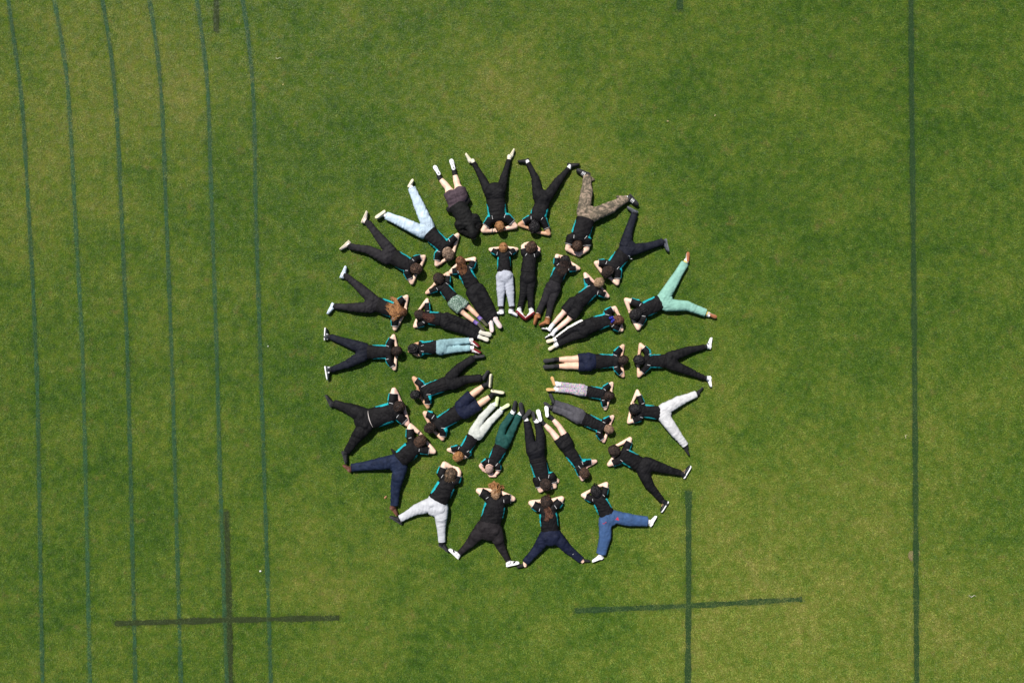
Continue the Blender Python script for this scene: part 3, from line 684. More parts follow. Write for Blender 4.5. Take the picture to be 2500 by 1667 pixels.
{'label': 'person in pink and white floral leggings and shoes with tan soles', 'r': 0.081, 'dims': (0.1264, 0.1135, 0.1167, 0.0681, 0.0616, 0.0535), 'j': {'head': (1.995, -1.102), 'N': (1.908, -1.083), 'P': (1.445, -1.004), 'W': (1.541, -1.024), 'SL': (1.919, -0.943), 'SR': (1.879, -1.242), 'EL': (2.058, -0.859), 'ER': (1.921, -1.386), 'WL': (2.043, -1.026), 'WR': (1.99, -1.22), 'KL': (1.24, -0.919), 'KR': (1.208, -1.008), 'AL': (0.999, -0.883), 'AR': (0.943, -0.992), 'TL': (0.822, -0.759), 'TR': (0.741, -0.985), 'HL': (0.87, -0.904), 'HR': (0.894, -0.984)}, 'tr': 'floral', 'shoe': 'white', 'sole': 'tanlight', 'phi': 1.1, 'hair': 'darkbrown', 'sock': 'white', 'hairlofts': [[(1.977, -1.109), (1.913, -1.149), (1.865, -1.173), 0.0486]]},
{'label': 'person in mid grey trousers with black shoes, inner ring', 'r': 0.0843, 'dims': (0.1329, 0.1329, 0.1394, 0.0891, 0.0746, 0.0616), 'j': {'head': (1.974, -1.788), 'N': (1.868, -1.757), 'P': (1.389, -1.543), 'W': (1.469, -1.583), 'SL': (1.919, -1.618), 'SR': (1.782, -1.904), 'EL': (2.074, -1.546), 'ER': (1.888, -2.051), 'WL': (2.019, -1.697), 'WR': (1.954, -1.899), 'KL': (1.144, -1.355), 'KR': (1.095, -1.459), 'AL': (0.878, -1.264), 'AR': (0.841, -1.38), 'TL': (0.806, -1.151), 'TR': (0.669, -1.26), 'HL': (0.846, -1.251), 'HR': (0.822, -1.356)}, 'tr': 'grey2', 'shoe': 'black', 'sole': 'charcoal', 'phi': 1.1, 'hair': 'fairbrown', 'sock': 'black', 'skin': 'pink'},
{'label': 'person in short black shorts and black shoes with white soles facing up', 'r': 0.083, 'dims': (0.1233, 0.1297, 0.1401, 0.0882, 0.0571, 0.035), 'j': {'head': (1.477, -2.681), 'N': (1.42, -2.593), 'P': (1.113, -2.118), 'W': (1.171, -2.247), 'SL': (1.499, -2.472), 'SR': (1.351, -2.607), 'EL': (1.72, -2.465), 'ER': (1.448, -2.837), 'WL': (1.533, -2.583), 'WR': (1.488, -2.803), 'KL': (0.975, -1.751), 'KR': (0.82, -1.855), 'AL': (0.814, -1.569), 'AR': (0.64, -1.673), 'TL': (0.7, -1.325), 'TR': (0.524, -1.402), 'HL': (0.72, -1.546), 'HR': (0.586, -1.634)}, 'tr': 'black', 'shorts': 0.55, 'shoe': 'black', 'sole': 'white', 'phi': 1.2, 'hair': 'brown', 'hairstyle': 'curly', 'sock': 'black', 'skin': 'pink'},
{'label': 'person in black trousers with white socks and dark soled shoes, arms folded under head', 'r': 0.096, 'dims': (0.1687, 0.1687, 0.1946, 0.1012, 0.0882, 0.0675), 'j': {'head': (0.687, -2.912), 'N': (0.636, -2.822), 'P': (0.485, -2.234), 'W': (0.515, -2.395), 'SL': (0.807, -2.755), 'SR': (0.509, -2.839), 'EL': (0.876, -2.976), 'ER': (0.582, -3.062), 'WL': (0.628, -3.029), 'WR': (0.841, -2.919), 'KL': (0.581, -1.906), 'KR': (0.349, -1.906), 'AL': (0.521, -1.669), 'AR': (0.298, -1.63), 'TL': (0.423, -1.446), 'TR': (0.384, -1.405), 'HL': (0.459, -1.621), 'HR': (0.224, -1.587)}, 'tr': 'black2', 'shoe': 'charcoalsole', 'sole': 'charcoal', 'phi': 1.3, 'hair': 'darkbrown', 'hairstyle': 'curly', 'sock': 'white', 'handL': (0.522, -2.965), 'handR': (0.928, -2.875), 'noteal': 0.4},
{'label': 'person in dark green trousers with white socks and black shoes', 'r': 0.0908, 'dims': (0.1331, 0.1437, 0.1543, 0.0832, 0.0726, 0.0635), 'j': {'head': (-0.464, -2.599), 'N': (-0.404, -2.504), 'P': (-0.19, -2.057), 'W': (-0.221, -2.155), 'SL': (-0.28, -2.56), 'SR': (-0.528, -2.455), 'EL': (-0.282, -2.678), 'ER': (-0.651, -2.557), 'WL': (-0.365, -2.763), 'WR': (-0.576, -2.657), 'KL': (0.012, -1.801), 'KR': (-0.184, -1.756), 'AL': (0.155, -1.509), 'AR': (0.0, -1.486), 'TL': (0.178, -1.249), 'TR': (0.08, -1.219), 'HL': (0.23, -1.493), 'HR': (0.045, -1.429)}, 'tr': 'green', 'shoe': 'black', 'sole': 'charcoal', 'phi': 1.0, 'hair': 'shaved', 'sock': 'white', 'skin': 'pink'},
{'label': 'person in cream white trousers and shoes with lime green soles', 'r': 0.0998, 'dims': (0.1286, 0.1331, 0.1392, 0.0908, 0.0726, 0.0635), 'j': {'head': (-1.096, -2.345), 'N': (-0.995, -2.264), 'P': (-0.738, -1.892), 'W': (-0.798, -1.952), 'SL': (-0.888, -2.29), 'SR': (-1.131, -2.177), 'EL': (-0.975, -2.384), 'ER': (-1.312, -2.229), 'WL': (-1.036, -2.386), 'WR': (-1.21, -2.28), 'KL': (-0.455, -1.65), 'KR': (-0.62, -1.56), 'AL': (-0.232, -1.429), 'AR': (-0.38, -1.308), 'TL': (-0.056, -1.288), 'TR': (-0.292, -1.137), 'HL': (-0.237, -1.388), 'HR': (-0.319, -1.328)}, 'tr': 'white2', 'shoe': 'silver', 'sole': 'lime', 'phi': 1.15, 'hair': 'ginger2', 'sock': 'white'},
{'label': 'person in long navy shorts and black trainers with pale soles turned sideways', 'r': 0.0908, 'dims': (0.1573, 0.1573, 0.1846, 0.118, 0.0696, 0.0424), 'j': {'head': (-1.666, -1.758), 'N': (-1.552, -1.723), 'P': (-1.009, -1.391), 'W': (-1.099, -1.451), 'SL': (-1.4, -1.826), 'SR': (-1.674, -1.507), 'EL': (-1.432, -1.997), 'ER': (-1.794, -1.473), 'WL': (-1.589, -1.859), 'WR': (-1.717, -1.663), 'KL': (-0.659, -1.276), 'KR': (-0.81, -1.08), 'AL': (-0.419, -1.111), 'AR': (-0.554, -0.895), 'TL': (-0.16, -1.044), 'TR': (-0.416, -0.67), 'HL': (-0.431, -0.998), 'HR': (-0.441, -0.941)}, 'tr': 'navy', 'shorts': 0.93, 'shoe': 'black', 'sole': 'cream', 'phi': 0.45, 'hair': 'darkbrown', 'hairstyle': 'curly', 'sock': 'black', 'skin': 'tan2'},
{'label': 'person in loose black trousers with all black shoes, lying above the long navy shorts', 'r': 0.0908, 'dims': (0.1437, 0.1437, 0.1513, 0.1135, 0.0908, 0.0756), 'j': {'head': (-1.961, -1.077), 'N': (-1.851, -1.04), 'P': (-1.242, -0.814), 'W': (-1.354, -0.866), 'SL': (-1.722, -1.151), 'SR': (-1.865, -0.866), 'EL': (-1.731, -1.345), 'ER': (-2.022, -0.753), 'WL': (-1.86, -1.165), 'WR': (-1.931, -0.969), 'KL': (-0.96, -0.786), 'KR': (-1.081, -0.538), 'AL': (-0.63, -0.749), 'AR': (-0.788, -0.338), 'TL': (-0.467, -0.599), 'TR': (-0.562, -0.287), 'HL': (-0.577, -0.794), 'HR': (-0.765, -0.312)}, 'tr': 'black', 'shoe': 'charcoalsole', 'sole': 'charcoal', 'phi': 0.8, 'hair': 'black', 'sock': 'black', 'skin': 'tan'},
{'label': 'person in pale teal jeans with red and white trainers, arms tucked close to head', 'r': 0.0847, 'dims': (0.1301, 0.1422, 0.1543, 0.0787, 0.0696, 0.0605), 'j': {'head': (-2.01, -0.146), 'N': (-1.911, -0.138), 'P': (-1.474, -0.121), 'W': (-1.557, -0.116), 'SL': (-1.857, -0.236), 'SR': (-1.857, -0.041), 'EL': (-1.934, -0.287), 'ER': (-1.927, -0.041), 'WL': (-2.117, -0.185), 'WR': (-2.003, -0.056), 'KL': (-1.126, -0.154), 'KR': (-1.126, -0.001), 'AL': (-0.856, -0.136), 'AR': (-0.871, 0.019), 'TL': (-0.633, -0.222), 'TR': (-0.663, -0.094), 'HL': (-0.833, -0.117), 'HR': (-0.841, 0.057)}, 'tr': 'teal', 'shoe': 'redwhite', 'sole': 'red', 'phi': 0.4, 'hair': 'black', 'hairstyle': 'curly', 'sock': 'white', 'skin': 'tan'},
{'label': 'person in black trousers with cream soles facing up, ponytail lying on the back', 'r': 0.1005, 'dims': (0.1378, 0.1394, 0.1491, 0.1005, 0.081, 0.0681), 'j': {'head': (-1.879, 0.545), 'N': (-1.767, 0.489), 'P': (-1.356, 0.426), 'W': (-1.477, 0.458), 'SL': (-1.838, 0.354), 'SR': (-1.731, 0.664), 'EL': (-2.006, 0.31), 'ER': (-1.748, 0.861), 'WL': (-1.954, 0.477), 'WR': (-1.918, 0.638), 'KL': (-0.966, 0.218), 'KR': (-0.95, 0.363), 'AL': (-0.708, 0.105), 'AR': (-0.684, 0.21), 'TL': (-0.48, 0.027), 'TR': (-0.426, 0.129), 'HL': (-0.692, 0.102), 'HR': (-0.676, 0.186)}, 'tr': 'black', 'shoe': 'greysole', 'sole': 'greysole', 'phi': 1.4, 'hair': 'darkbrown', 'sock': 'white', 'hair2': 'auburn', 'hairlofts': [[(-1.817, 0.534), (-1.706, 0.503), (-1.578, 0.503), 0.0551], [(-1.801, 0.519), (-1.706, 0.455), (-1.594, 0.455), 0.0486]]},
{'label': 'person in green floral shorts with purple socks and dark soled shoes', 'r': 0.1167, 'dims': (0.1297, 0.1297, 0.1459, 0.0908, 0.0519, 0.0357), 'j': {'head': (-1.49, 1.272), 'N': (-1.427, 1.144), 'P': (-1.172, 0.82), 'W': (-1.223, 0.884), 'SL': (-1.573, 1.065), 'SR': (-1.316, 1.226), 'EL': (-1.759, 1.001), 'ER': (-1.307, 1.41), 'WL': (-1.607, 1.169), 'WR': (-1.404, 1.363), 'KL': (-0.998, 0.581), 'KR': (-0.869, 0.685), 'AL': (-0.741, 0.382), 'AR': (-0.66, 0.476), 'TL': (-0.572, 0.226), 'TR': (-0.499, 0.323), 'HL': (-0.7, 0.379), 'HR': (-0.636, 0.46)}, 'tr': 'leafy', 'shorts': 0.72, 'shoe': 'black', 'sole': 'olive', 'phi': 1.2, 'hair': 'darkbrown', 'sock': 'purple', 'skin': 'tan2'},
{'label': 'person in black flared trousers with white shoes and pale pink soles', 'r': 0.094, 'dims': (0.154, 0.1459, 0.1718, 0.1199, 0.1037, 0.0875), 'j': {'head': (-1.044, 1.624), 'N': (-1.006, 1.484), 'P': (-0.754, 1.037), 'W': (-0.818, 1.157), 'SL': (-1.155, 1.438), 'SR': (-0.821, 1.548), 'EL': (-1.263, 1.429), 'ER': (-0.774, 1.701), 'WL': (-1.135, 1.584), 'WR': (-0.96, 1.673), 'KL': (-0.66, 0.702), 'KR': (-0.514, 0.798), 'AL': (-0.458, 0.436), 'AR': (-0.37, 0.508), 'TL': (-0.415, 0.186), 'TR': (-0.221, 0.279), 'HL': (-0.458, 0.428), 'HR': (-0.353, 0.508)}, 'tr': 'black', 'shoe': 'white', 'sole': 'palepink', 'phi': 1.0, 'hair': 'darkginger', 'sock': 'white', 'hair2': 'darkginger', 'hairlofts': [[(-1.043, 1.588), (-1.028, 1.476), (-0.996, 1.364), 0.0843], [(-1.067, 1.556), (-1.099, 1.476), (-1.107, 1.444), 0.0454], [(-0.988, 1.556), (-0.948, 1.476), (-0.956, 1.412), 0.0486]]}
]

FOOT = []       # distance fields used to flatten the grass under people

def unit(v):
    v = np.array(v, float); return v / (np.linalg.norm(v) + 1e-9)
def lerp(a, b, t):
    return np.array(a, float) + t * (np.array(b, float) - np.array(a, float))
def P3(p, z):
    return np.array([p[0], p[1], z])

# the hand lies around z=0, so lift it for the mesher and put it back
_h_lift = .05
def hand_mesh():
    V, Q = None, None
    pr_shift = _h_lift
    def mk():
        pr = [Loft([(-.03, 0, pr_shift), (.02, 0, pr_shift), (.075, 0, .004 + pr_shift)], [.024, .036, .040], [.018, .016, .013])]
        for y, L, x0 in ((.030, .066, .070), (.010, .076, .076), (-.010, .070, .074), (-.029, .055, .066)):
            pr.append(Loft([(x0 - .02, y * .95, .004 + pr_shift), (x0 + L * .45, y * 1.15, .010 + pr_shift), (x0 + L * .8, y * 1.2, .004 + pr_shift), (x0 + L, y * 1.2, -.004 + pr_shift)],
                           [.0092, .0085, .0078, .007], [.0092, .0085, .0078, .007]))
        pr.append(Loft([(.010, .024, -.002 + pr_shift), (.045, .056, -.002 + pr_shift), (.075, .066, -.004 + pr_shift)], [.014, .011, .008], [.013, .0105, .008]))
        return pr
    f = field(mk(), .005)
    V, Q = surface_nets(f, .0056, floor=-1)
    V = relax(V, Q, 1, .35)
    V[:, 2] -= pr_shift
    return V, Q
HAND_V, HAND_Q = hand_mesh()

SHOES = {  # upper, midsole/side, outsole (None = same as midsole)
    'cream': ((.62, .58, .47), (.60, .56, .45)), 'black': ((.012, .012, .014), None), 'slate': ((.055, .060, .075), None),
    'white': ((.76, .75, .74), None), 'whitegrey': ((.72, .73, .75), None), 'blackgold': ((.012, .014, .016), None),
    'brownboot': ((.085, .032, .02), None), 'blackwhite': ((.020, .026, .030), None), 'paleblue': ((.56, .63, .72), None),
    'creampink': ((.64, .55, .49), None), 'studs': ((.03, .03, .035), None), 'redwhite': ((.70, .66, .65), None),
    'tanboot': ((.26, .105, .038), None), 'whiteblack': ((.70, .70, .70), None), 'creamsole': ((.7, .68, .62), None),
    'charcoalsole': ((.02, .02, .022), None), 'silver': ((.55, .60, .66), None), 'greysole': ((.6, .6, .58), None),
    'blackstripe': ((.014, .014, .016), None), 'socks': ((.012, .012, .014), None)}
SOLES = {'cream': (.64, .58, .42), 'blackred': (.02, .018, .018), 'dark': (.03, .03, .032), 'slate': (.11, .115, .13), 'tan': (.33, .125, .06),
         'white': (.78, .78, .77), 'brown': (.13, .05, .03), 'charcoal': (.026, .026, .028), 'paleblue': (.60, .67, .76), 'studs': (.72, .73, .75),
         'whitedark': (.55, .56, .58), 'red': (.17, .014, .018), 'tanboot': (.23, .09, .035), 'creamsole': (.68, .60, .43), 'tanlight': (.48, .29, .12),
         'lime': (.58, .66, .34), 'greysole': (.56, .53, .44), 'olive': (.075, .07, .045), 'palepink': (.72, .56, .53)}
SOCKS = {'white': (.74, .74, .74), 'black': (.011, .011, .013), 'cream': (.64, .6, .5), 'yellow': (.6, .46, .12), 'gold': (.55, .36, .16),
         'brown': (.06, .026, .018), 'tan': (.5, .36, .28), 'purple': (.22, .15, .45), 'skin': None}

def shoe_rings(L, wfac=1.0, hfac=1.0, socks=False):
    f = np.array([0, .04, .11, .22, .34, .46, .58, .70, .80, .89, .96, 1.0])
    ow = np.interp(f, [0, .04, .11, .25, .45, .65, .78, .90, .96, 1], [.34, .66, .84, .84, .82, 1.0, 1.02, .90, .70, .34]) * .049 * wfac
    tp = np.interp(f, [0, .06, .2, .33, .45, .6, .8, .95, 1], [.060, .092, .108, .104, .088, .074, .062, .050, .034]) * hfac
    if socks:
        ow *= .98; tp *= .85
    return f * L, ow, tp

def build_shoe(person, kind, sole, heel, toe, ankle, phi, side, org, st):
    heel = np.array(heel); toe = np.array(toe)
    L = np.linalg.norm(toe - heel)
    x = np.array([*(toe - heel) / (L + 1e-9), 0.])
    L = float(np.clip(L, .19, .30))
    n = np.array([x[1], -x[0], 0.])
    if np.dot(n[:2], np.array(ankle) - (heel + toe) / 2) < 0:
        n = -n
    # s: from the sole into the foot; c: across the shoe
    s = math.cos(phi) * n + math.sin(phi) * np.array([0, 0, -1.])
    if phi < 0:
        s = math.cos(phi) * n + abs(math.sin(phi)) * np.array([0, 0, 1.])
    c = np.cross(x, s)
    sc = L / .27
    xs, ow, tp = shoe_rings(L, sc, sc, kind == 'socks')
    zc = .012 + .046 * sc * math.cos(phi) + (.088 * sc if phi > 0 else .0) * abs(math.sin(phi))
    base = np.array([heel[0], heel[1], zc])
    def W(l, sv, cv):
        lift = (.03 * (1 - l / L) * abs(math.sin(phi))) if phi > .5 else 0.
        p = base + x * l + s * sv + c * cv
        p[2] += lift
        p[2] = max(p[2], .006)
        return p - org
    # upper
    m = 11; V = []; 
    s0 = .0 if kind == 'socks' else .018 * sc
    for l, w, h in zip(xs, ow, tp):
        for k in range(m):
            th = math.pi * k / (m - 1)
            cv = w * math.copysign(abs(math.cos(th)) ** .8, math.cos(th))
            sv = s0 + (h - s0) * math.sin(th) ** .75
            V.append(W(l, sv, cv))
    F = []
    R_ = len(xs)
    for i in range(R_ - 1):
        for k in range(m - 1):
            a = i * m + k
            F.append((a, a + 1, a + m + 1, a + m))
    # close bottom and ends
    for i in range(R_ - 1):
        F.append((i * m, i * m + m, i * m + 2 * m - 1, i * m + m - 1))
    V = np.array(V); F = np.array(F)
    cols = SHOES[kind][0]
    mat = plain('shoe_' + kind, cols, .6 if kind != 'socks' else .95, .3)
    up = add('sock_foot' if kind == 'socks' else ('boot' if 'boot' in kind else 'shoe'), mesh_np('shoe', V, F, mat), person)
    if kind == 'socks':
        return up
    # sole slab
    Vs = []; ks = 4
    prof = [(-.001, .94), (.006, 1.06), (.016, 1.08), (.024, 1.02)]
    for l, w in zip(xs, ow):
        lx = (l - L / 2) * 1.03 + L / 2
        ring = [(sv * sc, w * q) for sv, q in prof] + [(sv * sc, -w * q) for sv, q in prof[::-1]]
        for sv, cv in ring:
            Vs.append(W(lx, sv, cv))
    q = 8; Fs = []
    for i in range(R_ - 1):
        for k in range(q):
            Fs.append((i * q + k, i * q + (k + 1) % q, (i + 1) * q + (k + 1) % q, (i + 1) * q + k))
    for i in (0, R_ - 1):
        b = i * q
        Fs += [(b, b + 1, b + 6, b + 7), (b + 1, b + 2, b + 5, b + 6), (b + 2, b + 3, b + 4, b + 5)]
    so = add('sole', mesh_np('sole', np.array(Vs), np.array(Fs), plain('sole_' + sole, SOLES[sole], .75, .2, .1, 60.)), up)
    # details on the shoe
    def strip(name, pts, mat, wid=.009):
        if name in ('grey_panel', 'gold_swoosh', 'black_swoosh', 'heel_panel'):
            for p_ in pts:
                strip1(name, [p_], mat, wid)
            return
        return strip1(name, pts, mat, wid)
    def strip1(name, pts, mat, wid=.009):
        Vq = []; Fq = []
        for (l0, k0, l1, k1) in pts:
            o0 = len(Vq)
            for fr in (0, .5, 1):
                l = l0 + (l1 - l0) * fr; k = k0 + (k1 - k0) * fr
                w = np.interp(l, xs, ow); h = np.interp(l, xs, tp); th = math.pi * k
                cv = w * math.copysign(abs(math.cos(th)) ** .8, math.cos(th)); sv = s0 + (h - s0) * math.sin(th) ** .75
                for dl in (-wid / 2, wid / 2):
                    Vq.append(W(l + dl, sv * 1.0 + .003, cv * 1.09))
            Fq += [(o0, o0 + 1, o0 + 3, o0 + 2), (o0 + 2, o0 + 3, o0 + 5, o0 + 4)]
        return add(name, mesh_np(name, np.array(Vq), np.array(Fq), mat), up)
    wht = plain('shoe_white_detail', (.75, .75, .75), .6)
    if kind == 'blackstripe':
        strip('white_stripes', [(L * f, kk0, L * (f + .06), .5) for f in (.36, .45, .54) for kk0 in (.06, .94)], wht, .012)
    if kind in ('whiteblack',):
        strip('black_panel', [(L * .62, a, L * .70, .5) for a in (.1, .9)] + [(L * .3, a, L * .28, .5) for a in (.1, .9)], plain('shoe_black', (.012, .012, .014)), .05 * sc)
    if kind in ('blackwhite',):
        strip('white_panel', [(L * .5, a, L * .42, .5) for a in (.1, .9)] + [(L * .1, a, L * .16, .5) for a in (.15, .85)], wht, .028 * sc)
    if kind == 'whitegrey':
        strip('grey_panel', [(L * .36, a, L * .42, .36 if a < .5 else .64) for a in (.08, .92)], plain('shoe_darkgrey', (.06, .065, .09)), .05 * sc)
    if kind == 'redwhite':
        red = plain('shoe_red', (.19, .016, .02))
        strip('red_panel', [(L * .9, a, L * .9, .5) for a in (.08, .92)] + [(L * .12, a, L * .12, .5) for a in (.08, .92)] + [(L * .72, a, L * .66, .3 if a < .5 else .7) for a in (.08, .92)], red, .042 * sc)
        strip('black_swoosh', [(L * .34, a, L * .55, .4 if a < .5 else .6) for a in (.1, .9)], plain('shoe_black', (.012, .012, .014)), .014)
    if kind in ('blackgold', 'cream', 'creampink', 'white', 'whiteblack', 'black', 'paleblue', 'blackwhite', 'redwhite'):
        lc = {'blackgold': (.55, .37, .17), 'black': (.05, .05, .052), 'blackwhite': (.6, .6, .6)}.get(kind, (.66, .65, .62))
        strip('laces', [(L * f, .34, L * f, .66) for f in (.38, .45, .52, .59)], plain('laces_' + kind, lc), .008 if kind != 'blackgold' else .013)
    if kind in ('cream', 'creampink', 'white', 'paleblue', 'silver', 'slate', 'black'):
        c_ = SHOES[kind][0]; dk = plain('shoe_panel_' + kind, tuple(v * (.55 if c_[0] > .1 else 2.6) for v in c_))  # stitched panel tone; on pale shoes the darker strips also paint in seam shadow
        strip('toe_cap', [(L * .80, .06, L * .76, .5), (L * .76, .5, L * .80, .94)], dk, .010)
        strip('heel_panel', [(L * .13, a, L * .12, .40 if a < .5 else .60) for a in (.06, .94)], dk, .030 * sc)
    if kind == 'blackgold':
        strip('gold_swoosh', [(L * .28, a, L * .55, .36 if a < .5 else .64) for a in (.1, .9)], plain('laces_blackgold', (.55, .37, .17)), .012)
    if sole == 'studs':
        Vd = []; Fd = []
        def pad(l, cv, r, e=.0025):
            o0 = len(Vd)
            for k in range(8):
                th = math.pi * k / 4
                Vd.append(W(l + r * 1.3 * math.cos(th), -e, cv + r * math.sin(th)))
            Fd.extend([(o0, o0 + 1, o0 + 2, o0 + 3), (o0, o0 + 3, o0 + 4, o0 + 7), (o0 + 4, o0 + 5, o0 + 6, o0 + 7)])
        for l, cv, r in ((.13, .016, .009), (.13, -.016, .009), (.22, 0, .014), (.55, .022, .009), (.58, -.022, .009), (.70, .028, .010), (.72, -.024, .010), (.86, .016, .010), (.87, -.014, .009), (.45, 0, .010)):
            pad(l * L, cv * sc, r * sc)
        add('studs', mesh_np('studs', np.array(Vd), np.array(Fd), plain('stud_black', (.02, .02, .022))), so)
    return up

def top_z(f, x, y, z0=.45):
    """height of a field's upper surface above (x,y)"""
    if not (f.lo[0] < x < f.hi[0] and f.lo[1] < y < f.hi[1]):
        return None
    zs = np.linspace(min(z0, f.hi[2]), .01, 40)
    X = np.stack([np.full(40, x), np.full(40, y), zs], 1)
    d = f(X)
    i = int(np.argmax(d < 0))
    if d[i] >= 0:
        return None
    if i == 0:
        return zs[0]
    return zs[i] + (zs[i - 1] - zs[i]) * (-d[i]) / (d[i - 1] - d[i] + 1e-9)

def build_person(i, d):
    j = {k: np.array(v) for k, v in d['j'].items()}
    cw, ww, hw, th, kn, hm = d['dims']
    r = np.random.default_rng(100 + i)
    bodyL = np.linalg.norm(j['N'] - j['P'])
    g = float(np.clip(bodyL / .56, .78, 1.12))          # size of the person
    org = P3(j['P'], 0.)
    shorts = d.get('shorts')
    hoodie = d.get('hoodie')
    spine = unit(j['N'] - j['P'])
    right = np.array([spine[1], -spine[0]])             # person's right seen from above, prone
    z0 = .012
    ch, wh, ph = np.clip(.60 * cw, .080, .125), np.clip(.58 * ww, .075, .13), np.clip(.58 * hw, .085, .14)
    C = j['N'] - spine * .05 * g
    # ---- skeleton points
    hipL = j['P'] - right * hw * .50; hipR = j['P'] + right * hw * .50
    chest = lerp(j['N'], j['W'], .34)
    bottom = j['P'] - spine * hw * .22
    hz = z0 + .135 * g + .01
    crown = unit(j['head'] - j['N'])
    hr = min(.083 * (.6 + .4 * g), d['r'] - .010)
    Hc = P3(j['head'], hz)
    tor_pts = [P3(C, z0 + ch * 1.0), P3(chest, z0 + ch), P3(j['W'], z0 + wh), P3(j['P'], z0 + ph), P3(bottom, z0 + ph * .85)]
    k_in = .86
    def legchain(hip, kk, a, w0, w1, w2, ztop, end_ext=0.0):
        mid = lerp(hip, kk, .5); calf = lerp(kk, a, .35)
        az = np.array(a)
        if end_ext:
            az = az + unit(az - np.array(kk)) * end_ext
        return [P3(hip, z0 + ztop), P3(mid, z0 + w0 * .86), P3(kk, z0 + w1 * .85), P3(calf, z0 + max(w1 * .84, .055)), P3(az, z0 + max(w2 * .9, .05))]
    # ---- bare body (one continuous surface)
    arm = .052 * (.55 + .45 * g) * float(np.clip(cw / .155, .88, 1.25))
    body = [Loft(tor_pts, [cw * .72, cw * k_in, ww * k_in, hw * k_in, hw * .5], [ch * .8, ch * k_in, wh * k_in, ph * k_in, ph * .6], flat0=True, flat1=True, pw=2.3)]
    body.append(Loft([P3(j['SL'], z0 + .115), P3(C, z0 + ch * 1.05), P3(j['SR'], z0 + .115)], [arm * 1.05, .085 * g, arm * 1.05], [arm * .95, ch * .72, arm * .95]))
    body.append(Loft([P3(lerp(j['N'], j['head'], .08), z0 + ch * .95), P3(lerp(j['N'], j['head'], .62), hz)], [.050 * g, .054 * g], [.048 * g, .056 * g], flat0=True))
    R3 = np.stack([np.array([crown[0], crown[1], .0]), np.array([crown[1], -crown[0], 0.]), np.array([0, 0, 1.])])
    body.append(Ell(Hc + np.array([0, 0, .01]), R3, (hr * 1.16, hr, hr * 1.14)))
    # face side (down): jaw, nose, brow
    body.append(Ell(Hc + P3(-crown * hr * .42, -hr * .52), R3, (hr * .55, hr * .72, hr * .62)))
    body.append(Ell(Hc + P3(-crown * hr * .12, -hr * 1.10), R3, (hr * .26, hr * .17, hr * .24)))
    for sd_ in (-1, 1):                                   # ears
        e = np.array([crown[1], -crown[0]]) * sd_
        body.append(Ell(Hc + P3(e * hr * 1.0 - crown * hr * .12, -.004), R3, (.030 * g, .012, .020 * g)))
    arms = {}
    for sdn, s_ in (('L', -1), ('R', 1)):
        S_, E_, W_ = j['S' + sdn], j['E' + sdn], j['W' + sdn]
        fm = lerp(E_, W_, .35)
        pts = [P3(S_, z0 + .112), P3(lerp(S_, E_, .5), z0 + .085), P3(E_, z0 + arm * .92), P3(fm, z0 + .048), P3(W_, z0 + .036)]
        wd = [arm * 1.08, arm * 1.02, arm * .86, arm * .84, arm * .60]
        arms[sdn] = (pts, wd)
        body.append(Loft(pts, wd, [w * .92 for w in wd]))
    legs = {}
    for sdn, hip in (('L', hipL), ('R', hipR)):
        bk, ba = (kn, hm) if shorts else (min(kn * .72, .062), min(hm * .72, .038))
        bt = th * (.88 if shorts else .78)
        pts = legchain(hip, j['K' + sdn], j['A' + sdn], bt, bk, ba, ph * .9)
        wl = [bt, bt * .92, bk * .98, bk * 1.0, ba]
        legs[sdn] = pts
        body.append(Loft(pts, wl, [w * (.92 if shorts else .80) for w in wl]))
    fb = field(body, .022)
    V, Q = surface_nets(fb, .0135)
    V = relax(V, Q, 1, .45)
    # hands at the wrists
    VV = [V]; QQ = [Q]; nv = len(V)
    for sdn in 'LR':
        W_ = j['W' + sdn]
        tgt = np.array(d['hand' + sdn]) if ('hand' + sdn) in d else j['head'] + crown * hr * .55
        dv = unit(tgt - W_) * .75 + unit(W_ - j['E' + sdn]) * .55
        if ('hand' + sdn) in d:
            dv = tgt - W_
        dv = unit(dv)
        hs = .95 * (.5 + .5 * g)
        Hv = HAND_V.copy() * hs
        # thumb on the crown-facing or chest-facing side
        perp = np.array([-dv[1], dv[0]])
        sgn = 1. if np.dot(perp, -spine) > 0 else -1.
        X = W_[None] + Hv[:, :1] * dv[None] + Hv[:, 1:2] * sgn * perp[None]
        z = Hv[:, 2] + z0 + .032 + (.014 if sdn == 'L' else 0.)
        Hq = HAND_Q if sgn > 0 else HAND_Q[:, ::-1]
        VV.append(np.c_[X, np.maximum(z, .004)]); QQ.append(Hq + nv); nv += len(Hv)
    V = np.concatenate(VV); Q = np.concatenate(QQ)
    skin = skin_mat('skin_' + d.get('skin', 'pale'), SKIN[d.get('skin', 'pale')])
    person = add('person', mesh_np('person', V - org, Q, skin), None, org)
    person['label'] = d['label']; person['category'] = 'person'
    person['group'] = 'people lying face down in two rings'
    # ---- shirt
    black = cloth('black_polo_cloth', (.0042, .0036, .0044), .3)
    teal = cloth('teal_panel_cloth', (.012, .335, .37), .2)
    hem = j['W'] - spine * .012
    sh_w = [cw * .86, cw * 1.0, max(ww, hw * .90) * 1.02, ]
    prims = [Loft([P3(C, z0 + ch), P3(chest, z0 + ch), P3(hem, z0 + max(wh, ph * .86))], [cw * .82, cw, max(ww, hw * .86)], [ch * .98, ch * 1.03, max(wh, ph * .86) * 1.04], flat0=True, flat1=True, pw=2.4)]
    prims.append(Loft([P3(j['SL'], z0 + .11), P3(C, z0 + ch * 1.08), P3(j['SR'], z0 + .11)], [arm * 1.35, .092 * g, arm * 1.35], [arm * 1.25, ch * .80, arm * 1.25]))
